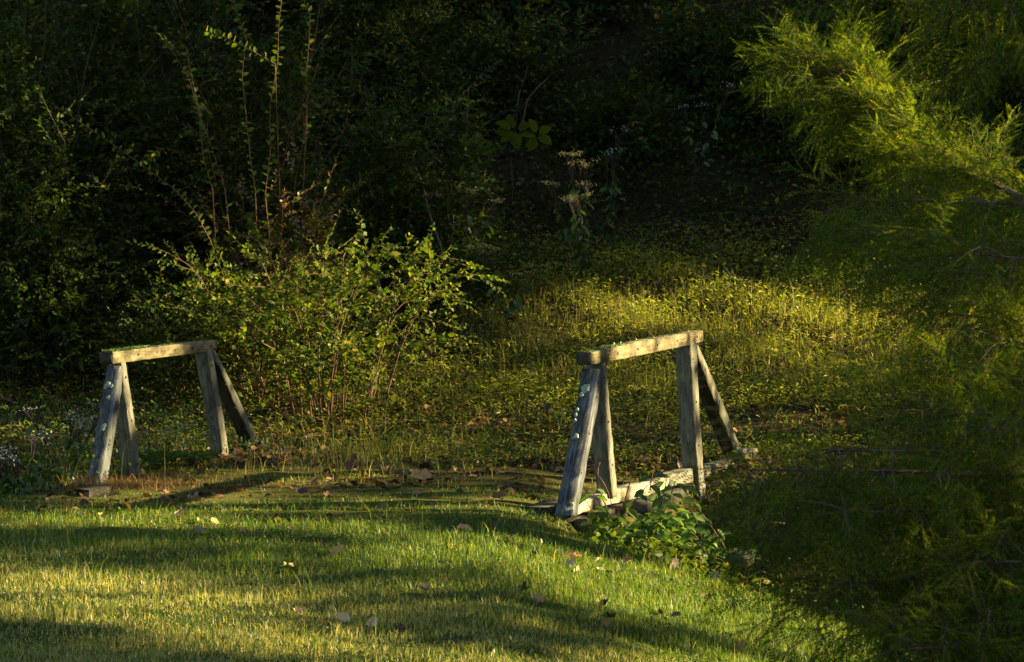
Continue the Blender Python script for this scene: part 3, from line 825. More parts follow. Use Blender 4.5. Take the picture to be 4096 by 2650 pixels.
hs = [(1500, 36, 2.4, .8, 'small'), (1950, 38, 2.0, .8, 'long'), (1300, 39, 3.2, 1.0, 'round'), (2450, 41, 1.6, .7, 'small'), (2850, 37, .9, .5, 'round'),
      (3300, 40, 1.6, .8, 'long'), (3000, 43, 2.0, .9, 'small'), (2200, 44, 2.2, 1.0, 'round'), (3650, 38, 1.6, .7, 'small'), (2650, 46, 2.6, 1.1, 'long'),
      (1750, 45, 3.0, 1.1, 'small'), (3500, 47, 3.0, 1.2, 'round'), (400, 38, 3.5, 1.2, 'small'), (-100, 35, 3.5, 1.1, 'round'), (900, 40, 4.0, 1.2, 'long'), (4000, 44, 3.4, 1.2, 'small'), (4250, 36, 2.2, 1.0, 'round'),
      (2330, 38.5, 1.5, .6, 'small'), (2560, 39.5, 1.2, .6, 'round'), (3080, 36.5, 1.1, .5, 'long'), (2080, 36.6, 1.0, .5, 'small'), (3400, 35.5, .9, .5, 'small'), (2480, 36, .6, .4, 'long')]
hl = ['mid-height dark shrub above and left of the hanging-leaved one', 'shrub with drooping leaves behind the pale bare stems near the top centre',
      'tall round-leaved shrub deep in shade right of the reddish shoots', 'sparse dark shrub uphill of the brown seed-head plant', 'small low round-leaved shrub on bare leaf litter, right of centre',
      'narrow-leaved shrub in deep shade left of the lit cypress branch', 'dim shrub high on the hill behind the white-flowered plant', 'dim broad shrub at the top edge above the big-leaved sapling',
      'dark shrub glimpsed behind the tip of the lit cypress branch', 'hanging-leaved shrub at the top edge on the darkest part of the hill', 'large dim shrub at the top edge left of the centre',
      'large dim shrub at the top edge behind the cypress tip', 'back shrub glimpsed through the gaps of the tall round-leaved thicket', 'back shrub at the very left edge behind the dark thicket',
      'back shrub between the two reddish-shoot tops', 'large shrub hidden behind the cypress at upper right', 'shrub on the bank behind the middle of the cypress',
      'small-leaved shrub straight uphill of the tall brown seed-head weed', 'round-leaved shrub between the white-flowered weed and the seed-head weed', 'narrow-leaved low shrub left of the lit branch tip',
      'low shrub just uphill of the big-leaved sapling', 'low shrub below the tip of the lit cypress branch', 'tuft-like low shrub beside the grey fallen branch']
for i, ((px, D, h, hw, k), lb) in enumerate(zip(hs, hl)):
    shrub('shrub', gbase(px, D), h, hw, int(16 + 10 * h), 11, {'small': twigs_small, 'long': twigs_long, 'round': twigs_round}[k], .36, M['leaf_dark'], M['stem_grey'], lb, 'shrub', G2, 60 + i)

# reddish sunlit shoots standing clear of the thicket, each grows from the shrub foot
def shoot(pts, D, nl, label, lw=.62, ls=.045, mat='leaf_mid'):
    P = np.array([at(x, y, D + .05 * i) for i, (x, y) in enumerate(pts)])
    g0 = P[0] + np.array([.1 * rng.normal(), 1.0, 0]); g0[2] = T(g0[0], g0[1])
    root = empty('leafy_shoot', tuple(g0), label, 'shoot', 'long reddish shoots rising from the left thicket')
    full = np.concatenate([[g0], P]); V, Tr = tube(full, np.linspace(.0045, .0022, len(full)), 5)
    mesh('stem', V, Tr, M['stem'], root)
    P = full[1:] if nl < 20 else np.concatenate([[full[0] * .55 + full[1] * .45], full[1:]]); nl = int(nl * 1.5)
    seg = np.linspace(0, len(P) - 1, nl); i0 = np.minimum(seg.astype(int), len(P) - 2); f_ = (seg - i0)[:, None]
    pp = P[i0] * (1 - f_) + P[i0 + 1] * f_; tg = norm(P[i0 + 1] - P[i0])
    side = np.where(np.arange(nl) % 2 == 0, 1., -1.)[:, None] * norm(np.cross(tg, [0, 1.0, 0]))
    dd = tg * .5 + side + rng.normal(size=(nl, 3)) * .35
    s_ = ls * (.7 + .6 * rng.random(nl))
    V, Tr = place(LEAF_V, LEAF_T, pp, frames(dd, rng.normal(size=nl) * .9), np.stack([s_, s_ * lw * 1.1, s_], -1))
    mesh('foliage', V, Tr, M[mat], root)
shoot([(850, 760), (815, 640), (800, 520), (790, 420), (765, 300), (745, 190)], 30.0, 34, 'short upright shoot with paired round leaves, second from the left')
shoot([(900, 760), (850, 600), (800, 470), (760, 330), (700, 220), (610, 110)], 30.1, 34, 'slanting shoot pointing up to the left with paired leaves')
shoot([(1060, 780), (1082, 600), (1080, 420), (1110, 250), (1115, 100), (1130, -40)], 30.0, 46, 'tall straight red shoot running off the top edge, rightmost of the shoots')
shoot([(1020, 760), (1000, 620), (985, 480), (968, 300), (985, 150), (950, 60), (925, -40)], 30.1, 44, 'tall red shoot with a kink running off the top edge')
shoot([(1100, 255), (1000, 200), (900, 150), (820, 125)], 30.0, 26, 'thin side shoot crossing level between the two tallest shoots')
shoot([(1230, 380), (1225, 290), (1235, 180), (1240, 60), (1205, -10)], 30.2, 30, 'leafy shoot just right of the tallest red shoot')
shoot([(900, 1120), (840, 960), (780, 850), (700, 760), (540, 640), (380, 530), (200, 410)], 29.9, 50, 'long low shoot reaching up to the left across the dark thicket')

# white-specked / seed-head forbs
def forb(base, H, n_st, label, headmat, seed, leafm='weed', spread=.28):
    lr = np.random.default_rng(seed); base = np.array(base)
    root = empty('flowering_weed', tuple(base), label, 'plant', 'weeds with flat seed heads on the bank')
    sg, lg, hg = Geo(), Geo(), Geo()
    for i in range(n_st):
        a = lr.random() * 6.28; h_ = H * (.6 + .4 * lr.random()); r_ = spread * lr.random() ** .5
        t = np.linspace(0, 1, 6)[:, None]
        P = base + np.array([math.cos(a), math.sin(a), 0]) * r_ * t ** 1.5 + np.array([0, 0, h_]) * t
        sg.add(*tube(P, np.linspace(.005, .002, 6), 4))
        k = 14; f_ = .2 + .7 * lr.random(k); pp = np.stack([np.interp(f_, t[:, 0], P[:, j]) for j in range(3)], -1)
        dd = np.stack([np.cos(lr.random(k) * 6.28), np.sin(lr.random(k) * 6.28), -.5 - .5 * lr.random(k)], -1)
        s_ = .05 + .05 * lr.random(k)
        lg.add(*place(LEAF_V, LEAF_T, pp, frames(dd, lr.normal(size=k) * .5), np.stack([s_, s_ * .55, s_], -1)))
        m_ = 5
        for j in range(m_):
            b = lr.random() * 6.28; e = P[-1] + np.array([math.cos(b) * .06, math.sin(b) * .06, .04 + .03 * lr.random()])
            sg.add(*tube([P[-2], (P[-1] + e) / 2, e], [.0025, .002, .0015], 3))
            q = 16 if headmat == 'seed' else 5; hp = e + lr.normal(size=(q, 3)) * [.022, .022, .008]
            hg.add(*place(KITE_V, KITE_T, hp, frames(lr.normal(size=(q, 3)), lr.random(q) * 6), np.stack([.010 + .006 * lr.random(q), .009 + 0 * lr.random(q), .01 + 0 * lr.random(q)], -1)))
    sg.obj('stem', M['stem_grey'], root); lg.obj('foliage', M[leafm], root); hg.obj('seed_head' if headmat == 'seed' else 'flower_head', M[headmat], root)['kind'] = 'stuff'
forb(gbase(2330, 32.6), 1.05, 9, 'tall weed with brown flat seed heads and drooping leaves, behind the right railing', 'seed', 1)
forb(gbase(1870, 32.2), .95, 7, 'weed with pale brown seed heads left of the taller seed-head weed', 'seed', 2)
forb(gbase(2030, 31.8), .6, 4, 'short weed with faded seed heads between the sunlit shrub and the tall seed-head weed', 'seed', 3)
forb(gbase(2790, 35.4), 1.1, 3, 'dim weed with whitish flower heads high on the bank', 'white', 4)
forb(gbase(2440, 34.8), .9, 4, 'small whitish flower-headed weed just above the tall brown seed-head weed', 'white', 5)
forb(gbase(90, 25.6), .55, 9, 'low white aster clump at the left edge beside the left railing', 'white', 6, spread=.3)
forb(gbase(250, 26.4), .6, 7, 'white aster clump nearest the left railing', 'white', 7, spread=.3)

# sapling with large yellow-green leaves: every leaf a part
def one_leaf(root, pos, dirv, L_, W_, mat, me_cache, roll):
    o = bpy.data.objects.new('leaf', me_cache); COL.objects.link(o); o.parent = root
    Rm = frames(np.array([dirv]), np.array([roll]))[0]
    m4 = Matrix([[*(Rm[0] * [L_, W_, L_]), pos[0]], [*(Rm[1] * [L_, W_, L_]), pos[1]], [*(Rm[2] * [L_, W_, L_]), pos[2]], [0, 0, 0, 1]])
    o.matrix_local = Matrix.Translation(-parent_world(root)) @ m4
big_me = mesh_data('leaf', LEAF_V, LEAF_T, M['leaf_big'])
front_me = [mesh_data('leaf', LEAF_V * [1, 1, 1 + .8 * k], LEAF_T, M['leaf_front']) for k in range(3)]
sb = gbase(2040, 34.6)
sap = empty('sapling', sb, 'young sapling with a fan of large yellow-green leaves in the shade up the bank', 'sapling')
SD = 34.4
sg = Geo()
sp0 = np.array(sb); sp1 = at(2040, 560, SD)
sg.add(*tube([sp0, (sp0 + sp1) / 2 + [.02, 0, 0], sp1], [.008, .006, .004], 5))
for tip, leaves in (((1890, 590), [(1850, 600), (1870, 560), (1905, 555), (1925, 600), (1890, 625), (1955, 570), (1975, 600)]),
                    ((2060, 520), [(1990, 520), (2005, 490), (2025, 545), (2045, 490), (2065, 560), (2100, 500), (2075, 590)]),
                    ((2150, 540), [(2110, 535), (2125, 560), (2135, 505), (2165, 540), (2180, 555), (2120, 590), (2175, 520)])):
    e = at(*tip, SD - .1)
    sg.add(*tube([sp1, (sp1 + e) / 2 + [0, 0, .02], e], [.004, .003, .002], 4))
    for (lx, ly) in leaves:
        q = at(lx, ly, SD - .15 + rng.random() * .1); dv = norm((q - e)[None] + 1e-6)[0] + np.array([0, -.2, -.15])
        st_ = e + (q - e) * .25
        one_leaf(sap, st_, dv, .12 + .03 * rng.random(), .105, None, big_me, math.copysign(1.0, dv[0]) + rng.normal() * .3)
V, Tr = sg.get(); mesh('stem', V, Tr, M['stem_grey'], sap)

# creeper / bramble in front of the right railing: every leaf a part
cb = at(2640, 2140, 22.75); cb[2] = T(cb[0], cb[1])
cre = empty('leafy_bramble', tuple(cb), 'sunlit leafy bramble spilling over the creek bank in front of the pale sill', 'bramble')
cr = np.random.default_rng(3); sg = Geo(); nleaf = 0; stuffL = []
shoots_px = []
for i in range(36):
    bx = cr.uniform(2400, 2940); by = 2110 + (bx - 2420) * .22 + cr.uniform(-10, 30)
    ex = bx + cr.normal() * 130; top_y = 1985 + abs(bx - 2690) * .4
    ey = cr.uniform(top_y, by + 20)
    if i < 4: ex, ey = 2640 + i * 30, 1880 + i * 25
    shoots_px.append((bx, by, ex, ey, 22.85 + cr.normal() * .16))
shoots_px += [(2420, 2100, 2370, 1960, 23.05), (2400, 2080, 2350, 2010, 22.95), (2430, 2040, 2400, 1850, 23.35), (2450, 2040, 2390, 1900, 23.4), (2500, 2000, 2530, 1880, 23.8), (2600, 1960, 2620, 1860, 24.0)]
for (bx, by, ex, ey, D) in shoots_px:
    a, b = at(bx, by, D), at(ex, ey, D - cr.uniform(0, .25))
    a[2] = min(a[2], b[2] - .02)
    mid_ = (a + b) / 2 + np.array([cr.normal() * .03, -.05, .04])
    t = np.linspace(0, 1, 7)[:, None]
    P = a * (1 - t) ** 2 + mid_ * 2 * t * (1 - t) + b * t ** 2
    sg.add(*tube(P, np.linspace(.0045, .002, 7), 4))
    k = 8 if len(shoots_px) else 8
    for j in range(k):
        f_ = .15 + .85 * (j + .5) / k; pp = np.array([np.interp(f_, t[:, 0], P[:, c_]) for c_ in range(3)])
        pp = pp + cr.normal(size=3) * .012
        sgn = 1 if j % 2 else -1
        dv = np.array([sgn * (.8 + .3 * cr.random()), -.9 * cr.random(), -.45 + .5 * cr.normal() * .6])
        L_ = cr.uniform(.055, .098)
        if nleaf < 296:
            one_leaf(cre, pp, dv, L_, L_ * .62 * cr.uniform(.85, 1.1), None, front_me[nleaf % 3], math.copysign(.45, dv[0]) + cr.normal() * .55); nleaf += 1
        else: stuffL.append((pp, dv, L_))
V, Tr = sg.get(); mesh('stem', V, Tr, M['stem'], cre)
n_ = 1500
P = np.array([at(cr.uniform(2360, 3120), 0, 22.7 + cr.normal() * .33) for _ in range(n_)]); P[:, 2] = T(P[:, 0], P[:, 1]) + cr.random(n_) ** 2 * .17
dd = np.stack([cr.normal(size=n_), cr.normal(size=n_) - .3, cr.normal(size=n_) * .4 - .1], -1); s_ = cr.uniform(.035, .075, n_)
V, Tr = place(LEAF_V, LEAF_T, P, frames(dd, .6 * np.sign(dd[:, 0]) + cr.normal(size=n_) * .6), np.stack([s_, s_ * .6, s_], -1))
o = mesh('foliage', V, Tr, M['leaf_mid'], cre); o['kind'] = 'stuff'

# ------------------------------------------------------------------ grass
def blades(name, P2, hmean, wmean, mat, lean=.45, kind='stuff', zoff=0.0, dirbias=(0, 0), hvar=.75, lab=None, parent=None):
    n_ = len(P2); x, y = P2[:, 0], P2[:, 1]
    z = T(x, y) - .004 + zoff
    h = hmean * (1 - hvar + 2 * hvar * rng.random(n_) ** 1.4) * np.clip(1 + .35 * wav(x, y, 3.3, 2.0) + .3 * wav(x, y, 11.0, 6.0), .35, 2.0); wd = wmean * (.7 + .6 * rng.random(n_))
    az = rng.random(n_) * 6.283; ln = lean * np.abs(rng.normal(size=n_))
    dx, dy = np.cos(az) * ln + dirbias[0], np.sin(az) * ln + dirbias[1]
    fa = rng.random(n_) * 3.1416; sx, sy = np.cos(fa) * wd / 2, np.sin(fa) * wd / 2
    B = np.stack([x, y, z], -1)
    M1 = B + np.stack([dx * .25 * h, dy * .25 * h, .55 * h], -1)
    Tp = B + np.stack([dx * h, dy * h, h / np.sqrt(1 + (dx ** 2 + dy ** 2) * .7)], -1)
    sv = np.stack([sx, sy, 0 * sx], -1)
    V = np.stack([B - sv, B + sv, M1 - sv * .85, M1 + sv * .85, Tp], 1).reshape(-1, 3)
    tt = np.array([[0, 1, 3], [0, 3, 2], [2, 3, 4]])
    Tr = (tt[None] + (np.arange(n_) * 5)[:, None, None]).reshape(-1, 3)
    o = mesh(name, V, Tr, mat, parent)
    if kind: o['kind'] = kind
    if lab: tag(o, lab[0], lab[1])
    return o

def scatter(n_, y0, y1, power=1.0):
    y = y0 + (y1 - y0) * rng.random(n_) ** power
    hwid = y * 2048 / F * 1.10 + .2
    x = (rng.random(n_) * 2 - 1) * hwid
    return np.stack([x, y], -1)

def lawn_keep(P): return 1 - lit_w(P[:, 0], P[:, 1])
P = scatter(270000, 14.7, 23.6)
clump = .5 + .5 * np.clip(wav(P[:, 0], P[:, 1], 7.0, 5.0), -1, 1)
thin = 1 - .6 * sstep(21.2, 22.6, P[:, 1] + 0 * P[:, 0]) * (1 - sstep(.4, .9, P[:, 0]))
P = P[rng.random(len(P)) < lawn_keep(P) * (.55 + .45 * clump) * thin]
straw = rng.random(len(P)) < np.clip(.12 + .75 * (1 - sstep(16.6, 20.0, P[:, 1] + .9 * P[:, 0] + .35 * wav(P[:, 0], P[:, 1], 1.4, 3.0))), .03, .8)
blades('lawn_grass', P[~straw], .035, .0036, M['grass'], .85, lab=('short green lawn grass covering the slope in front of the bridge', 'grass'))
blades('dry_lawn_grass', P[straw], .029, .0036, M['straw'], 1.0, lab=('straw-coloured dry grass mixed into the near lawn', 'grass'))
Pt = scatter(2200, 15.3, 22.6); Pt = Pt[(rng.random(len(Pt)) < lawn_keep(Pt))]
blades('tall_lawn_blades', Pt, .07, .0045, M['grass'], .5, lab=('scattered longer blades sticking up out of the mown lawn', 'grass'))
# clover
P = scatter(52000, 15, 23.0); P = P[rng.random(len(P)) < lawn_keep(P) * np.clip(-.1 + .5 * sstep(18.5, 21, P[:, 1]) + wav(P[:, 0], P[:, 1], 2.2, 9.0), 0, 1)]
n_ = len(P); z = T(P[:, 0], P[:, 1]) + .008 + .016 * rng.random(n_)
V, Tr = place(LEAF_V, LEAF_T, np.c_[P, z], frames(np.stack([rng.normal(size=n_), rng.normal(size=n_), .4 * rng.normal(size=n_)], -1)), np.stack([.015 + .01 * rng.random(n_), .014 + 0 * z, .015 + 0 * z], -1))
tag(mesh('clover', V, Tr, M['weed']), 'low clover patches mixed into the lawn near the bridge', 'clover', kind='stuff')
# moss cushions and short turf on the deck approach
P = scatter(60000, 21.8, 28.5)
xr = FR[0] + math.tan(TA) * (P[:, 1] - FR[1]); xl = FL[0] + math.tan(TA) * (P[:, 1] - FL[1])
P = P[(P[:, 0] < xr - .1) & (P[:, 0] > xl - .3)]
P = P[rng.random(len(P)) < np.clip(.45 + .5 * wav(P[:, 0], P[:, 1], 1.7, 2.0), .1, 1)]
blades('moss', P, .016, .006, M['grass'], .8, lab=('mossy turf carpeting the bridge deck between the railings', 'moss'))
# rough grass and weeds behind and around the bridge
P = scatter(70000, 24.5, 32.5)
xr = FR[0] + math.tan(TA) * (P[:, 1] - FR[1]); xl = FL[0] + math.tan(TA) * (P[:, 1] - FL[1])
ondeck = (P[:, 0] < xr) & (P[:, 0] > xl) & (P[:, 1] < 26.8)
P = P[(~ondeck | (rng.random(len(P)) < .25)) & (rng.random(len(P)) < np.clip(.35 + .6 * wav(P[:, 0], P[:, 1], 1.9, 7.0), .08, 1))]
blades('rough_grass', P[::2], .07, .0045, M['field'], 1.1, lab=('thin rough grass and weeds on the shaded ground behind the bridge', 'grass'))
P = scatter(80000, 29.6, 34.6); P = P[(P[:, 0] > -.25 + .4 * rng.normal(size=len(P)))]
P = P[rng.random(len(P)) < np.clip(.55 + .5 * wav(P[:, 0], P[:, 1], 3.1, 7.0), .12, 1)]
dens = sstep(29.4, 30.4, P[:, 1]) * (1 - sstep(33.4, 34.6, P[:, 1])); P = P[rng.random(len(P)) < dens]
blades('meadow_grass', P, .135, .0042, M['field'], 1.0, lab=('tall yellow-green grass glowing in the sun on the bank behind the right railing', 'grass'))
meadowP = P[rng.random(len(P)) < .06]
def seedstalks(name, P2, H, lab, mat='seed'):
    g_ = Geo(); n_ = len(P2); z = T(P2[:, 0], P2[:, 1])
    tv, tt = tube(np.array([[0, 0, 0], [.04, 0, .5], [.12, 0, .88], [.24, 0, .98]]), [.002, .0016, .0014, .001], 3)
    az = rng.random(n_) * 6.28; c, s = np.cos(az), np.sin(az); o_ = np.zeros(n_)
    Rm = np.stack([np.stack([c, -s, o_], -1), np.stack([s, c, o_], -1), np.stack([o_, o_, o_ + 1], -1)], 1)
    hh = H * (.6 + .7 * rng.random(n_))
    g_.add(*place(tv * [1, 1.4, 1], tt, np.c_[P2, z], Rm, hh))
    hv, ht = place(KITE_V, KITE_T, np.array([[.13, 0, .88], [.16, 0, .92], [.2, 0, .97], [.24, 0, .99]]), frames(np.array([[.5, .1, .5], [.6, -.1, .4], [.8, .1, .1], [.9, 0, -.2]])), np.array([[.07, .018, .02]] * 4))
    g_.add(*place(hv, ht, np.c_[P2, z], Rm, hh))
    tag(g_.obj(name, M[mat]), lab, 'grass', kind='stuff')
seedstalks('meadow_seed_heads', meadowP, .20, 'pale drooping seed heads standing above the sunlit bank grass')
P = scatter(480, 24.4, 28.5); P = P[(P[:, 0] < -.2)]
seedstalks('seeding_grass', P, .22, 'wispy seeding grass around the feet of the left railing')
# tall weed grass right behind / around left truss
Pw = np.stack([rng.uniform(-3.1, -.1, 9000), rng.uniform(24.9, 27.6, 9000)], -1)
xl = FL[0] + math.tan(TA) * (Pw[:, 1] - FL[1])
Pw = Pw[(Pw[:, 0] < xl + .12) | (Pw[:, 1] > 26.4) | (rng.random(len(Pw)) < .12)]
Pw = Pw[np.abs(Pw[:, 0] - FL[0] - math.tan(TA) * (Pw[:, 1] - FL[1]) - .25) > .4]
blades('weed_grass', Pw[::2], .12, .004, M['field'], 1.0, lab=('ankle-high weedy grass around the feet of the left railing', 'grass'))
Pn = np.stack([rng.normal(-2.35, .28, 1500), rng.normal(24.75, .18, 1500)], -1)
blades('dead_grass', Pn, .05, .003, M['litter_straw'], 1.6, lab=('rusty dead grass matted round the foot of the left railing brace', 'dead grass'))
Pn = np.stack([rng.normal(1.15, .25, 500), rng.normal(22.8, .3, 500)], -1)
blades('dead_grass', Pn, .14, .004, M['litter_straw'], .9, lab=('dry brown stalks in the ditch between bramble and cypress', 'dead grass'))
# broadleaf weeds
def weeds(name, P2, hmax, s0, s1, mat, lab, wr=.55):
    n_ = len(P2); z = T(P2[:, 0], P2[:, 1]) + hmax * rng.random(n_) ** 1.3
    dd = np.stack([rng.normal(size=n_), rng.normal(size=n_) - .2, .5 * rng.normal(size=n_)], -1); s_ = rng.uniform(s0, s1, n_)
    V, Tr = place(KITE_V, KITE_T, np.c_[P2, z], frames(dd, rng.normal(size=n_) * .5), np.stack([s_, s_ * wr, s_], -1))
    tag(mesh(name, V, Tr, mat), *lab, kind='stuff')
P = scatter(60000, 24.4, 34); xr = FR[0] + math.tan(TA) * (P[:, 1] - FR[1]); xl = FL[0] + math.tan(TA) * (P[:, 1] - FL[1])
ondeck = (P[:, 0] < xr) & (P[:, 0] > xl) & (P[:, 1] < 27)
P = P[(~ondeck | (rng.random(len(P)) < .1)) & (rng.random(len(P)) < np.clip(.3 + .7 * wav(P[:, 0], P[:, 1], 2.6, 3.0), .05, 1))]
weeds('ground_cover', P, .11, .018, .04, M['weed'], ('low broad-leaved weeds carpeting the bank behind the bridge', 'weeds'))
Pd = np.concatenate([np.stack([rng.uniform(-4, -1.9, 9000), rng.uniform(23.2, 28.5, 9000)], -1), np.stack([rng.uniform(.9, 4.2, 9000), rng.uniform(21.4, 27, 9000)], -1)])
xl = FL[0] + math.tan(TA) * (Pd[:, 1] - FL[1]); xr = FR[0] + math.tan(TA) * (Pd[:, 1] - FR[1])
Pd = Pd[((Pd[:, 0] < xl) | (Pd[:, 0] > xr + .15)) & (lit_w(Pd[:, 0], Pd[:, 1]) > .3)]
Pd = Pd[rng.random(len(Pd)) < np.clip(.45 + .7 * wav(Pd[:, 0], Pd[:, 1], 3.6, 3.0), .1, 1)]
weeds('ditch_weeds', Pd, .30, .025, .05, M['weed'], ('leafy weeds choking the ditch on both sides of the bridge', 'weeds'))
weedsP = scatter(120000, 29.4, 34.6); weedsP = weedsP[(weedsP[:, 0] > -.5 + .4 * rng.normal(size=len(weedsP)))]
weedsP = weedsP[rng.random(len(weedsP)) < np.clip(.55 + .6 * wav(weedsP[:, 0], weedsP[:, 1], 4.1, 7.0), .1, 1)]
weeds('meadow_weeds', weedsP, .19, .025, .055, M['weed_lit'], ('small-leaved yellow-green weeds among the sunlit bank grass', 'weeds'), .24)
Pm = scatter(90000, 24.6, 31.5); xr = FR[0] + math.tan(TA) * (Pm[:, 1] - FR[1]); xl = FL[0] + math.tan(TA) * (Pm[:, 1] - FL[1])
Pm = Pm[~((Pm[:, 0] < xr + .05) & (Pm[:, 0] > xl - .05) & (Pm[:, 1] < 26.2 + .3 * np.sin(Pm[:, 0] * 5)))]
Pm = Pm[rng.random(len(Pm)) < np.clip(.45 + .6 * wav(Pm[:, 0], Pm[:, 1], 3.3, 1.0), .1, 1)]
Pm = Pm[~((np.abs(Pm[:, 0] - FL[0] - math.tan(TA) * (Pm[:, 1] - FL[1]) - .3) < .5) & (Pm[:, 1] < 28.1))]
weeds('bank_weeds', Pm, .13, .03, .06, M['weed_mid'], ('narrow-leaved green weeds matting the ground behind the bridge', 'weeds'), .22)
P = scatter(200000, 32.5, 50); P = P[rng.random(len(P)) < np.clip(.5 + .6 * wav(P[:, 0], P[:, 1], 1.3, 6.0), .2, 1)]
weeds('hillside_undergrowth', P, .42, .03, .075, M['leaf_dark'], ('dark low undergrowth on the wooded hillside', 'undergrowth'))
# leaf litter
P = np.concatenate([scatter(26000, 26.3, 36), scatter(16000, 34, 52), scatter(2600, 22.3, 26.5)])
P = P[rng.random(len(P)) < np.clip(.35 + .6 * wav(P[:, 0], P[:, 1], 1.6, 12.0), .08, 1)]
n_ = len(P); z = T(P[:, 0], P[:, 1]) + .008 + .03 * rng.random(n_) * (P[:, 1] > 26)
dd = np.stack([rng.normal(size=n_), rng.normal(size=n_), .35 * rng.normal(size=n_)], -1); s_ = rng.uniform(.035, .085, n_)
V, Tr = place(LEAF_V * [1, 1, 2.2], LEAF_T, np.c_[P, z], frames(dd, rng.normal(size=n_) * .4), np.stack([s_, s_ * .8, s_], -1))
tag(mesh('leaf_litter', V, Tr, M['litter']), 'brown fallen leaves littering the woodland floor and bridge deck', 'leaf litter', kind='stuff')

# ------------------------------------------------------------------ individual fallen leaves on the lawn
def fl_mat(nm, c): return simplemat(nm, tuple(v * .6 for v in c), c, 60, .8, .4)
FLM = {'pale': fl_mat('pale_dry_leaf', (.70, .50, .28)), 'tan': fl_mat('tan_dry_leaf', (.52, .29, .11)), 'brown': fl_mat('brown_dry_leaf', (.20, .10, .05)),
       'dark': fl_mat('dark_dry_leaf', (.06, .03, .022)), 'orange': fl_mat('orange_dry_leaf', (.55, .20, .04)), 'yellow': fl_mat('yellow_leaf', (.50, .45, .12)), 'grey': fl_mat('grey_dry_leaf', (.30, .20, .14))}
def lobed(seed, curl):
    lr = np.random.default_rng(seed); k = 18; a = np.arange(k) / k * 6.283
    r = .5 * (.72 + .28 * np.abs(np.cos(a * 2.5 + lr.random())) + .08 * lr.normal(size=k))
    ring = np.stack([r * np.cos(a) * 1.25, r * np.sin(a) * .8], -1)
    V = [[0, 0, 0]] + [[*(q * .5), 0] for q in ring] + [[*q, 0] for q in ring]
    V = np.array(V); V[:, 2] = curl * (V[:, 1] ** 2 * 2.2 + .5 * V[:, 0] ** 2) + .03 * lr.normal(size=len(V))
    Tr = []
    for j in range(k):
        q = (j + 1) % k
        Tr += [[0, 1 + j, 1 + q], [1 + j, 1 + k + j, 1 + q], [1 + q, 1 + k + j, 1 + k + q]]
    # stalk
    sv, st = tube([[-.6, 0, curl * .15], [-.8, .02, .02], [-1.0, .05, .06]], [.014, .012, .01], 4)
    g_ = Geo(); g_.add(V, Tr); g_.add(sv, st); return g_.get()
lv = [lobed(i, c) for i, c in enumerate((.5, .9, 1.4, .3))]
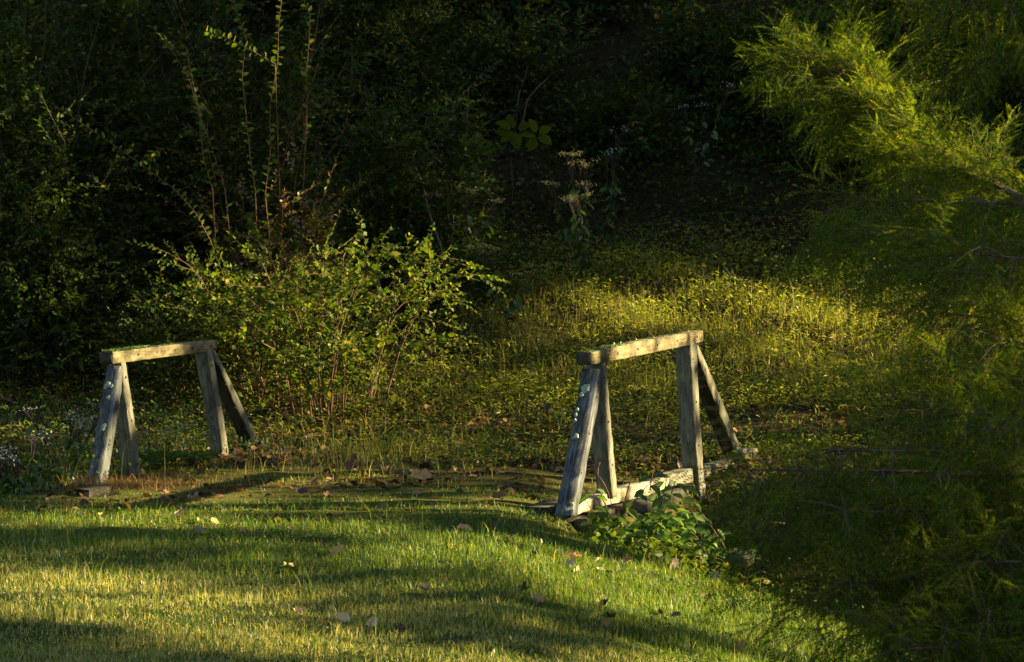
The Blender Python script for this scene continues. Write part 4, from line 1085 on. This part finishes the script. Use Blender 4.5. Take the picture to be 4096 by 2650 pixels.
fallen = [  # px, py, size m, colour, stance (0 flat .. 1 upright), label
 (1857, 2133, .085, 'tan', .3, 'long tan leaf lying just below the sunlit moss streak'),
 (2034, 2180, .045, 'tan', .3, 'small tan leaf at the upper edge of sunlit lawn before the right railing'),
 (2142, 2240, .055, 'dark', .5, 'dark leaf leaning left of the cluster of brown leaves'),
 (2280, 2245, .075, 'brown', .5, 'dark brown curled leaf at the centre of the leaf cluster on the sunlit lawn'),
 (2310, 2240, .05, 'orange', .5, 'rusty leaf tip behind the centre of the leaf cluster'),
 (2284, 2278, .055, 'pale', .8, 'pale upright leaf just under the curled brown one in the cluster'),
 (2310, 2306, .045, 'pale', .5, 'pale leaf lowest in the left half of the cluster'),
 (2388, 2258, .060, 'pale', .4, 'pale yellowish leaf at the right end of the cluster, upper one'),
 (2402, 2295, .050, 'pale', .3, 'pale leaf at the right end of the cluster, lower one'),
 (2437, 2304, .035, 'brown', .3, 'small brown leaf touching the lower pale leaf of the cluster'),
 (2518, 2272, .065, 'tan', 1., 'tan leaf standing on edge between the leaf cluster and the lone pale leaf'),
 (2697, 2286, .070, 'pale', 1., 'lone pale leaf standing upright below the bramble'),
 (2855, 2338, .080, 'pale', .8, 'pale leaf tipped with rust, furthest right on the sunlit lawn'),
 (2825, 2406, .060, 'brown', .2, 'flat brown leaf just below the pale rust-tipped leaf'),
 (1692, 2380, .055, 'grey', .7, 'greyish leaf in the shadow band below the yellow leaf'),
 (1880, 2482, .060, 'pale', .2, 'pale flat leaf at the lower edge of the shadow band'),
 (2412, 2434, .055, 'dark', .4, 'dark leaf in the shadow band, left of the brown pair'),
 (2437, 2490, .060, 'dark', .4, 'dark leaf above the small tan one in the shadow band'),
 (2423, 2520, .045, 'tan', .7, 'small tan leaf standing below the dark leaf in the shadow band'),
 (2640, 2466, .050, 'brown', .4, 'brown leaf, left one of a pair in the shadow band'),
 (2703, 2482, .055, 'brown', .5, 'dull brown leaf, right one of a pair in the shadow band'),
 (2518, 2492, .020, 'orange', .3, 'tiny bright orange leaf between the dark leaf and the brown pair'),
 (2095, 2382, .060, 'dark', .5, 'dark curled leaf at the upper border of the shadow band'),
 (2158, 2420, .050, 'tan', .8, 'tan leaf standing right of the dark curled leaf'),
 (1604, 2532, .050, 'dark', .5, 'dark purplish leaf in front of the sunlit yellow grass'),
 (1997, 2012, .085, 'brown', .6, 'large brown leaf propped up on the moss left of the railing foot'),
 (2965, 2618, .060, 'tan', .5, 'brownish leaf near the bottom edge left of the cypress'),
 (3020, 2618, .050, 'grey', .4, 'dull leaf near the bottom edge closest to the cypress'),
 (326, 2076, .050, 'pale', .6, 'pale leaf at the far lawn edge below the left railing foot'),
 (404, 2073, .035, 'yellow', .4, 'small yellowish leaf right of the pale one at the far lawn edge'),
 (719, 2078, .055, 'pale', .9, 'pinkish pale leaf standing in the far lawn edge below the left railing'),
 (657, 2073, .040, 'pale', .3, 'small pale leaf left of the standing pinkish one'),
 (857, 2106, .055, 'tan', .6, 'narrow tan leaf between the far edge and the shadow'),
 (796, 2146, .065, 'grey', .5, 'dusky pink-grey leaf at the start of the shadow band'),
 (968, 2146, .045, 'tan', .3, 'small tan leaf right of the dusky one'),
 (1165, 2130, .060, 'tan', .2, 'flat tan leaf in the dappled part of the lawn'),
 (1350, 2236, .095, 'tan', .5, 'large tan leaf above the yellow one in mid-lawn'),
 (1166, 2294, .095, 'yellow', .25, 'large yellow leaf lying in the middle of the shadow band'),
 (1190, 2470, .045, 'pale', .5, 'pinkish leaf on the sunlit yellow grass near the bottom'),
 (1377, 2505, .060, 'pale', 1., 'narrow pale leaf standing on the sunlit yellow grass'),
 (1488, 2520, .060, 'pale', .7, 'pale orange leaf right of the narrow standing one'),
 (598, 2450, .045, 'pale', .6, 'small pale leaf on the sunlit grass at lower left'),
 (778, 2014, .085, 'grey', .1, 'flat grey leaf on the shaded strip right of the left railing'),
 (1512, 2303, .040, 'dark', .5, 'small dark leaf at the right end of the shadow over the large tan leaf'),
 (1205, 1982, .110, 'dark', .1, 'dark bark-like leaf at the edge of the deck, left one'),
 (1320, 2002, .100, 'brown', .15, 'brown leaf at the edge of the deck, right one'),
 (1425, 1898, .120, 'brown', .8, 'large round brown leaf standing among weeds behind the deck'),
 (1685, 1930, .130, 'tan', .6, 'large crumpled tan leaf lying on the deck moss'),
 (1905, 1860, .09, 'orange', .3, 'rusty leaf half way between the railings on the deck'),
 (650, 2590, .04, 'tan', .4, 'small tan leaf in the dark corner at lower left'),
]
for i, (px, py, s_, c, st, lb) in enumerate(fallen):
    P = ground_at(px, py)
    V, Tr = lv[i % 4]
    o = bpy.data.objects.new('fallen_leaf', mesh_data('fallen_leaf', V, Tr, FLM[c])); COL.objects.link(o)
    o.location = (P[0], P[1], P[2] + .012 + s_ * .42 * st)
    o.scale = (s_ * .9,) * 3
    o.rotation_euler = (1.25 * st + .15 * math.sin(i * 3), .9 * st * math.sin(i * 5) + .2 * math.cos(i), i * 2.4 if st < .5 else math.sin(i * 2.4) * .7)
    tag(o, lb, 'leaf', 'fallen leaves on the lawn and deck')

# ------------------------------------------------------------------ dead branches and bare stems on the hill
def stick(name, pts, D0, D1, r0, lab, mat='stem_grey', group='dead branches lying and standing on the wooded bank', touch=True, lying=False):
    m_ = len(pts); P = np.array([at(x, y, D0 + (D1 - D0) * i / (m_ - 1)) for i, (x, y) in enumerate(pts)])
    if lying: P[:, 2] = T(P[:, 0], P[:, 1]) + r0 * .9 + .012 * np.arange(m_)
    elif touch: P[0][2] = min(P[0][2], T(P[0][0], P[0][1]) - .02)
    V, Tr = tube(P, np.linspace(r0, r0 * .35, m_), 6)
    tag(mesh(name, V, Tr, M[mat]), lab, 'branch', group)
stick('dead_branch', [(2730, 572), (2660, 545), (2590, 520), (2520, 505)], 37, 37.3, .016, 'grey fallen branch lying on the litter uphill of the right railing', 'bark', lying=True)
stick('dead_branch', [(2060, 470), (2110, 400), (2150, 350), (2190, 315)], 36, 36, .014, 'pale bare stem slanting up to the right near the top centre', 'cyp_bark')
stick('dead_branch', [(2050, 460), (2075, 380), (2100, 310), (2112, 260)], 36, 36.2, .012, 'steeper of the two pale bare stems near the top centre', 'cyp_bark')
stick('dead_branch', [(1870, 520), (1868, 460), (1872, 400), (1874, 350)], 35, 35, .010, 'thin vertical orange-brown stem up the bank', 'cyp_bark')
stick('dead_branch', [(1800, 1130), (1765, 990), (1712, 840), (1690, 740), (1660, 670), (1600, 620), (1540, 560)], 32, 32.5, .014, 'dark curved branch arching over right of the thicket', 'bark')
stick('dead_branch', [(2960, 1625), (2935, 1610), (2900, 1592)], 28.2, 28.0, .018, 'short thick broken stick lying right of the right railing', 'cyp_bark', lying=True)
stick('dead_branch', [(3140, 2095), (3095, 2092), (3050, 2089)], 22.8, 22.8, .006, 'pale straw-thin stick poking out of the ditch beside the bramble', 'cyp_bark', touch=False)
stick('twig', [(2108, 2318), (2108, 2300), (2110, 2282)], 20.0, 20.0, .006, 'short upright twig stuck in the sunlit lawn', 'stem')
stick('dead_branch', [(1750, 560), (1800, 450), (1870, 380), (1990, 300), (2100, 250)], 38, 39, .010, 'long thin branch rising to the right in the dark top centre', 'stem_grey')
stick('dead_branch', [(2420, 320), (2380, 220), (2400, 100), (2440, -20)], 42, 42, .015, 'thin dark upright sapling stem right of the top centre', 'bark')

# ------------------------------------------------------------------ ferns by the left railing
def fern(base, L_, nf, lab):
    root = empty('fern', base, lab, 'fern', 'ferns beside the left railing'); b = np.array(base)
    for i in range(nf):
        a = i * 6.283 / nf + rng.normal() * .2; t = np.linspace(0, 1, 15)
        P = b + np.stack([np.cos(a) * t * L_ * .8, np.sin(a) * t * L_ * .8, L_ * (t * .9 - .75 * t ** 2)], -1)
        tg = norm(np.gradient(P, axis=0)); sd = norm(np.cross(tg, [0, 0, 1.0]))
        pp = np.concatenate([P, P]); dd = np.concatenate([sd + tg * .35, -sd + tg * .35]); s_ = np.tile(L_ * .26 * np.sin(np.pi * (.12 + .86 * t)), 2) + .004
        V, Tr = place(KITE_V, KITE_T, pp, frames(dd), np.stack([s_, s_ * .28, s_], -1))
        sv, st = tube(P, np.linspace(.003, .001, 15), 3)
        g_ = Geo(); g_.add(V, Tr); g_.add(sv, st); g_.obj('frond', M['weed'], root)
fern(gbase(630, 26.0), .36, 9, 'dark green fern between the two legs of the left railing')
fern(gbase(760, 26.3), .30, 8, 'smaller fern close to the far post of the left railing')

# ------------------------------------------------------------------ bald cypress on the right
def make_branchlet(L_=.10, n_=9, seed=0):
    lr = np.random.default_rng(seed); t = np.linspace(.08, 1, n_)
    P = np.stack([t * L_, 0 * t, -.22 * L_ * t ** 2], -1)
    nl = .0115 * np.sin(np.pi * (.2 + .75 * t)) + .002
    V = []; Tr = []
    for sgn in (1, -1):
        d = np.stack([.45 + 0 * t, sgn * (.9 + 0 * t), .1 * lr.normal(size=n_)], -1); d = norm(d)
        wv = np.array([.0030, 0, 0])
        k0 = len(V)
        for i in range(n_):
            b0 = len(V); V += [P[i] - wv, P[i] + wv, P[i] + d[i] * nl[i]]; Tr.append([b0, b0 + 1, b0 + 2])
    b0 = len(V); V += [np.zeros(3) + [0, .0007, 0], np.zeros(3) - [0, .0007, 0], P[-1]]; Tr.append([b0, b0 + 1, b0 + 2])
    return np.array(V), np.array(Tr)
bl = [make_branchlet(.095, 9, i) for i in range(3)]
def make_spray(L_=.30, nb=22, seed=0):
    lr = np.random.default_rng(seed); f = Geo(); t = np.linspace(.05, 1, nb)
    axis = lambda t: np.stack([t * L_, .1 * L_ * np.sin(t * 2 + seed), -.18 * L_ * t ** 2], -1)
    P = axis(t); side = np.where(np.arange(nb) % 2 == 0, 1., -1.)
    rot = lr.normal(size=nb) * .9
    dd = np.stack([.75 + .2 * lr.random(nb), side * np.cos(rot) * .8, np.sin(rot) * .6 - .25 + .25 * (lr.random(nb) < .3)], -1)
    for k in range(3):
        m_ = np.arange(nb) % 3 == k
        f.add(*place(bl[k][0], bl[k][1], P[m_], frames(dd[m_], lr.normal(size=m_.sum()) * .5), .7 + .5 * lr.random(m_.sum())))
    V, Tr = f.get(); sv, st = tube(axis(np.linspace(0, 1, 4)), np.linspace(.0018, .0010, 4), 3)
    return V, Tr, sv, st
sprays = [make_spray(.30, 20, i) for i in range(5)]
TX, TY = 3.4, 14.8
tb = np.array([TX, TY, float(T(TX, TY))])
cyp = empty('bald_cypress', tuple(tb), 'feathery bald cypress at the right edge with one branch lit bright yellow-green', 'tree')
V, Tr = tube([tb + [.02 * math.sin(k), .02 * math.cos(k), -.2 + k * 1.1] for k in range(10)], np.linspace(.17, .03, 10), 10)
mesh('trunk', V, Tr, M['bark'], cyp, smooth=True)
def cbranch(P, n_sub, subL, label=None, seed=0, dens=1.0, r0=.016, lit=False):
    lr = np.random.default_rng(seed + 900); P = np.array(P)
    m_ = 24; cum = np.linspace(0, 1, len(P)); tt = np.linspace(0, 1, m_)
    # smooth interpolation
    Q = np.stack([np.interp(tt, cum, P[:, j]) for j in range(3)], -1)
    for _ in range(3): Q[1:-1] = (Q[:-2] + Q[1:-1] * 2 + Q[2:]) / 4
    total = np.linalg.norm(np.diff(Q, axis=0), axis=1).sum()
    bg_ = Geo(); bg_.add(*tube(Q, np.linspace(r0, .0028, m_), 6))
    SP, SDd = [], []
    for i in range(n_sub):
        f_ = lr.uniform(.12, 1) ** .9; k = min(int(f_ * (m_ - 1)), m_ - 2)
        p0 = Q[k] + (Q[k + 1] - Q[k]) * (f_ * (m_ - 1) - k); tg = norm((Q[k + 1] - Q[k])[None])[0]
        sd = norm(np.cross(tg, [0, 0, 1.])[None])[0] * (1 if i % 2 else -1)
        L_ = subL * (1.15 - .75 * f_) * lr.uniform(.6, 1.2)
        dirv = norm((tg * .75 + sd * lr.uniform(.3, .9) + np.array([0, 0, lr.normal() * .38 - .02]))[None])[0]
        t = np.linspace(0, 1, 7)[:, None]
        C = p0 + dirv * L_ * t + np.array([0, 0, -.28 * L_]) * t ** 2 + np.array([0, 0, .12 * L_]) * t
        bg_.add(*tube(C, np.linspace(.003, .0012, 7), 3))
        ns = max(2, int(dens * L_ / .095))
        ff_ = lr.uniform(.12, .95, ns); ff_[0] = .92
        pp = np.stack([np.interp(ff_, t[:, 0], C[:, j]) for j in range(3)], -1)
        dd = (dirv + lr.normal(size=(ns, 3)) * .55 + [0, 0, -.18]) if lit else (dirv * .6 + lr.normal(size=(ns, 3)) * .4 + [0, 0, -.5])
        SP.append(pp); SDd.append(dd)
    # direct sprays on the main stem
    ns = int(dens * total / .06); f_ = lr.uniform(.25, 1, ns); pp = np.stack([np.interp(f_, tt, Q[:, j]) for j in range(3)], -1)
    SP.append(pp); SDd.append(norm((Q[-1] - Q[0])[None]) * .8 + lr.normal(size=(ns, 3)) * .7 + [0, 0, .05])
    SP, SDd = np.concatenate(SP), np.concatenate(SDd)
    if not lit:
        q = uv(SP); k_ = ~(in_poly(q, LITPOLY) & (SP[:, 0] > 1.0)); SP, SDd = SP[k_], SDd[k_]
        if not len(SP): return
    n_ = len(SP); sel = lr.integers(0, 5, n_); fg = Geo()
    for k in range(5):
        mm = sel == k
        if mm.any():
            Rm = frames(SDd[mm], lr.normal(size=mm.sum()) * .5); sc = .5 + .45 * lr.random(mm.sum())
            fg.add(*place(sprays[k][0], sprays[k][1], SP[mm], Rm, sc)); bg_.add(*place(sprays[k][2], sprays[k][3], SP[mm], Rm, sc))
    V, Tr = bg_.get(); b_ = mesh('branch', V, Tr, M['cyp_bark'], cyp)
    if label: b_['label'] = label
    V, Tr = fg.get(); nd = bpy.data.objects.new('needles', mesh_data('needles', V - tb, Tr, M['needle'])); COL.objects.link(nd); nd.parent = b_
def trunk_pt(z): return np.array([TX, TY, z])
def cb(tip, via, z0, n_sub, subL, **kw):
    pts = [trunk_pt(z0)] + [at(*v) for v in via] + [at(*tip)]
    cbranch(pts, n_sub, subL, **kw)
cb((3200, 235, 17.2), [(4250, 880, 16.4), (3900, 700, 16.8), (3700, 570, 17.0), (3540, 410, 17.1), (3330, 290, 17.2)], 1.4, 80, .31, label='branch lit bright yellow-green by the sun', seed=1, dens=2.1, r0=.022, lit=True)
cb((3440, 250, 17.3), [(4100, 760, 16.8), (3850, 640, 17.1), (3600, 440, 17.3)], 1.35, 26, .30, seed=21, lit=True)
spec = [((3500, -60, 15.0), 2.9, 26), ((3720, 60, 15.2), 2.7, 26), ((3900, 260, 15.2), 2.4, 16), ((3850, -40, 14), 2.9, 24),
        ((3330, 800, 15.6), 1.45, 30), ((3480, 930, 15.2), 1.2, 30), ((3640, 800, 15), 1.4, 20), ((3620, 1060, 14.4), 1.0, 30), ((3820, 1260, 13.8), .9, 32), ((3620, 1640, 13.2), .6, 34),
        ((3850, 1500, 13.8), .7, 30), ((2985, 1880, 12.4), .5, 38), ((3260, 1800, 12.7), .55, 34), ((3080, 2170, 12.4), .3, 36), ((3350, 2050, 12.4), .4, 36), ((3350, 2330, 12.2), .2, 34),
        ((3450, 2480, 12.0), .1, 32), ((3600, 2600, 11.8), 0, 30), ((3500, 2700, 11.9), -.1, 30), ((3850, 1010, 13.8), 1.1, 30), ((3850, 1700, 12.8), .5, 30), ((3800, 2250, 12.2), .2, 30),
        ((3900, 2500, 12), 0, 26), ((3750, 1900, 12.5), .5, 30), ((3900, 1000, 14.6), 1.0, 24), ((3720, 2050, 12.9), .3, 26), ((3950, 1350, 13.6), .8, 26)]
for i, (tip, z0, ns) in enumerate(spec):
    e = at(*tip); s0 = trunk_pt(z0); mid_ = s0 * .5 + e * .5 + [0, 0, .16]; q3 = s0 * .2 + e * .8 + [0, 0, .07]
    cbranch([s0, mid_, q3, e], ns, .42, seed=100 + i, dens=.8, r0=.010)
for i in range(70):
    fleck(fr_.uniform(3150, 4096), fr_.uniform(900, 2600), fr_.uniform(11.8, 14.5), fr_.uniform(.02, .06))
for i in range(26):
    a = rng.uniform(-1.5, 1.9) if i % 3 else rng.uniform(2.2, 4.0); z0 = rng.uniform(3.0, 8.0) if i % 3 == 0 else rng.uniform(.2, 8.0); L_ = 2.2 * (1 - z0 / 10.5)
    s0 = trunk_pt(z0); e = s0 + L_ * np.array([math.cos(a), math.sin(a), .25])
    cbranch([s0, (s0 + e) / 2 + [0, 0, .1], e], 9, .4, seed=300 + i, dens=.45)
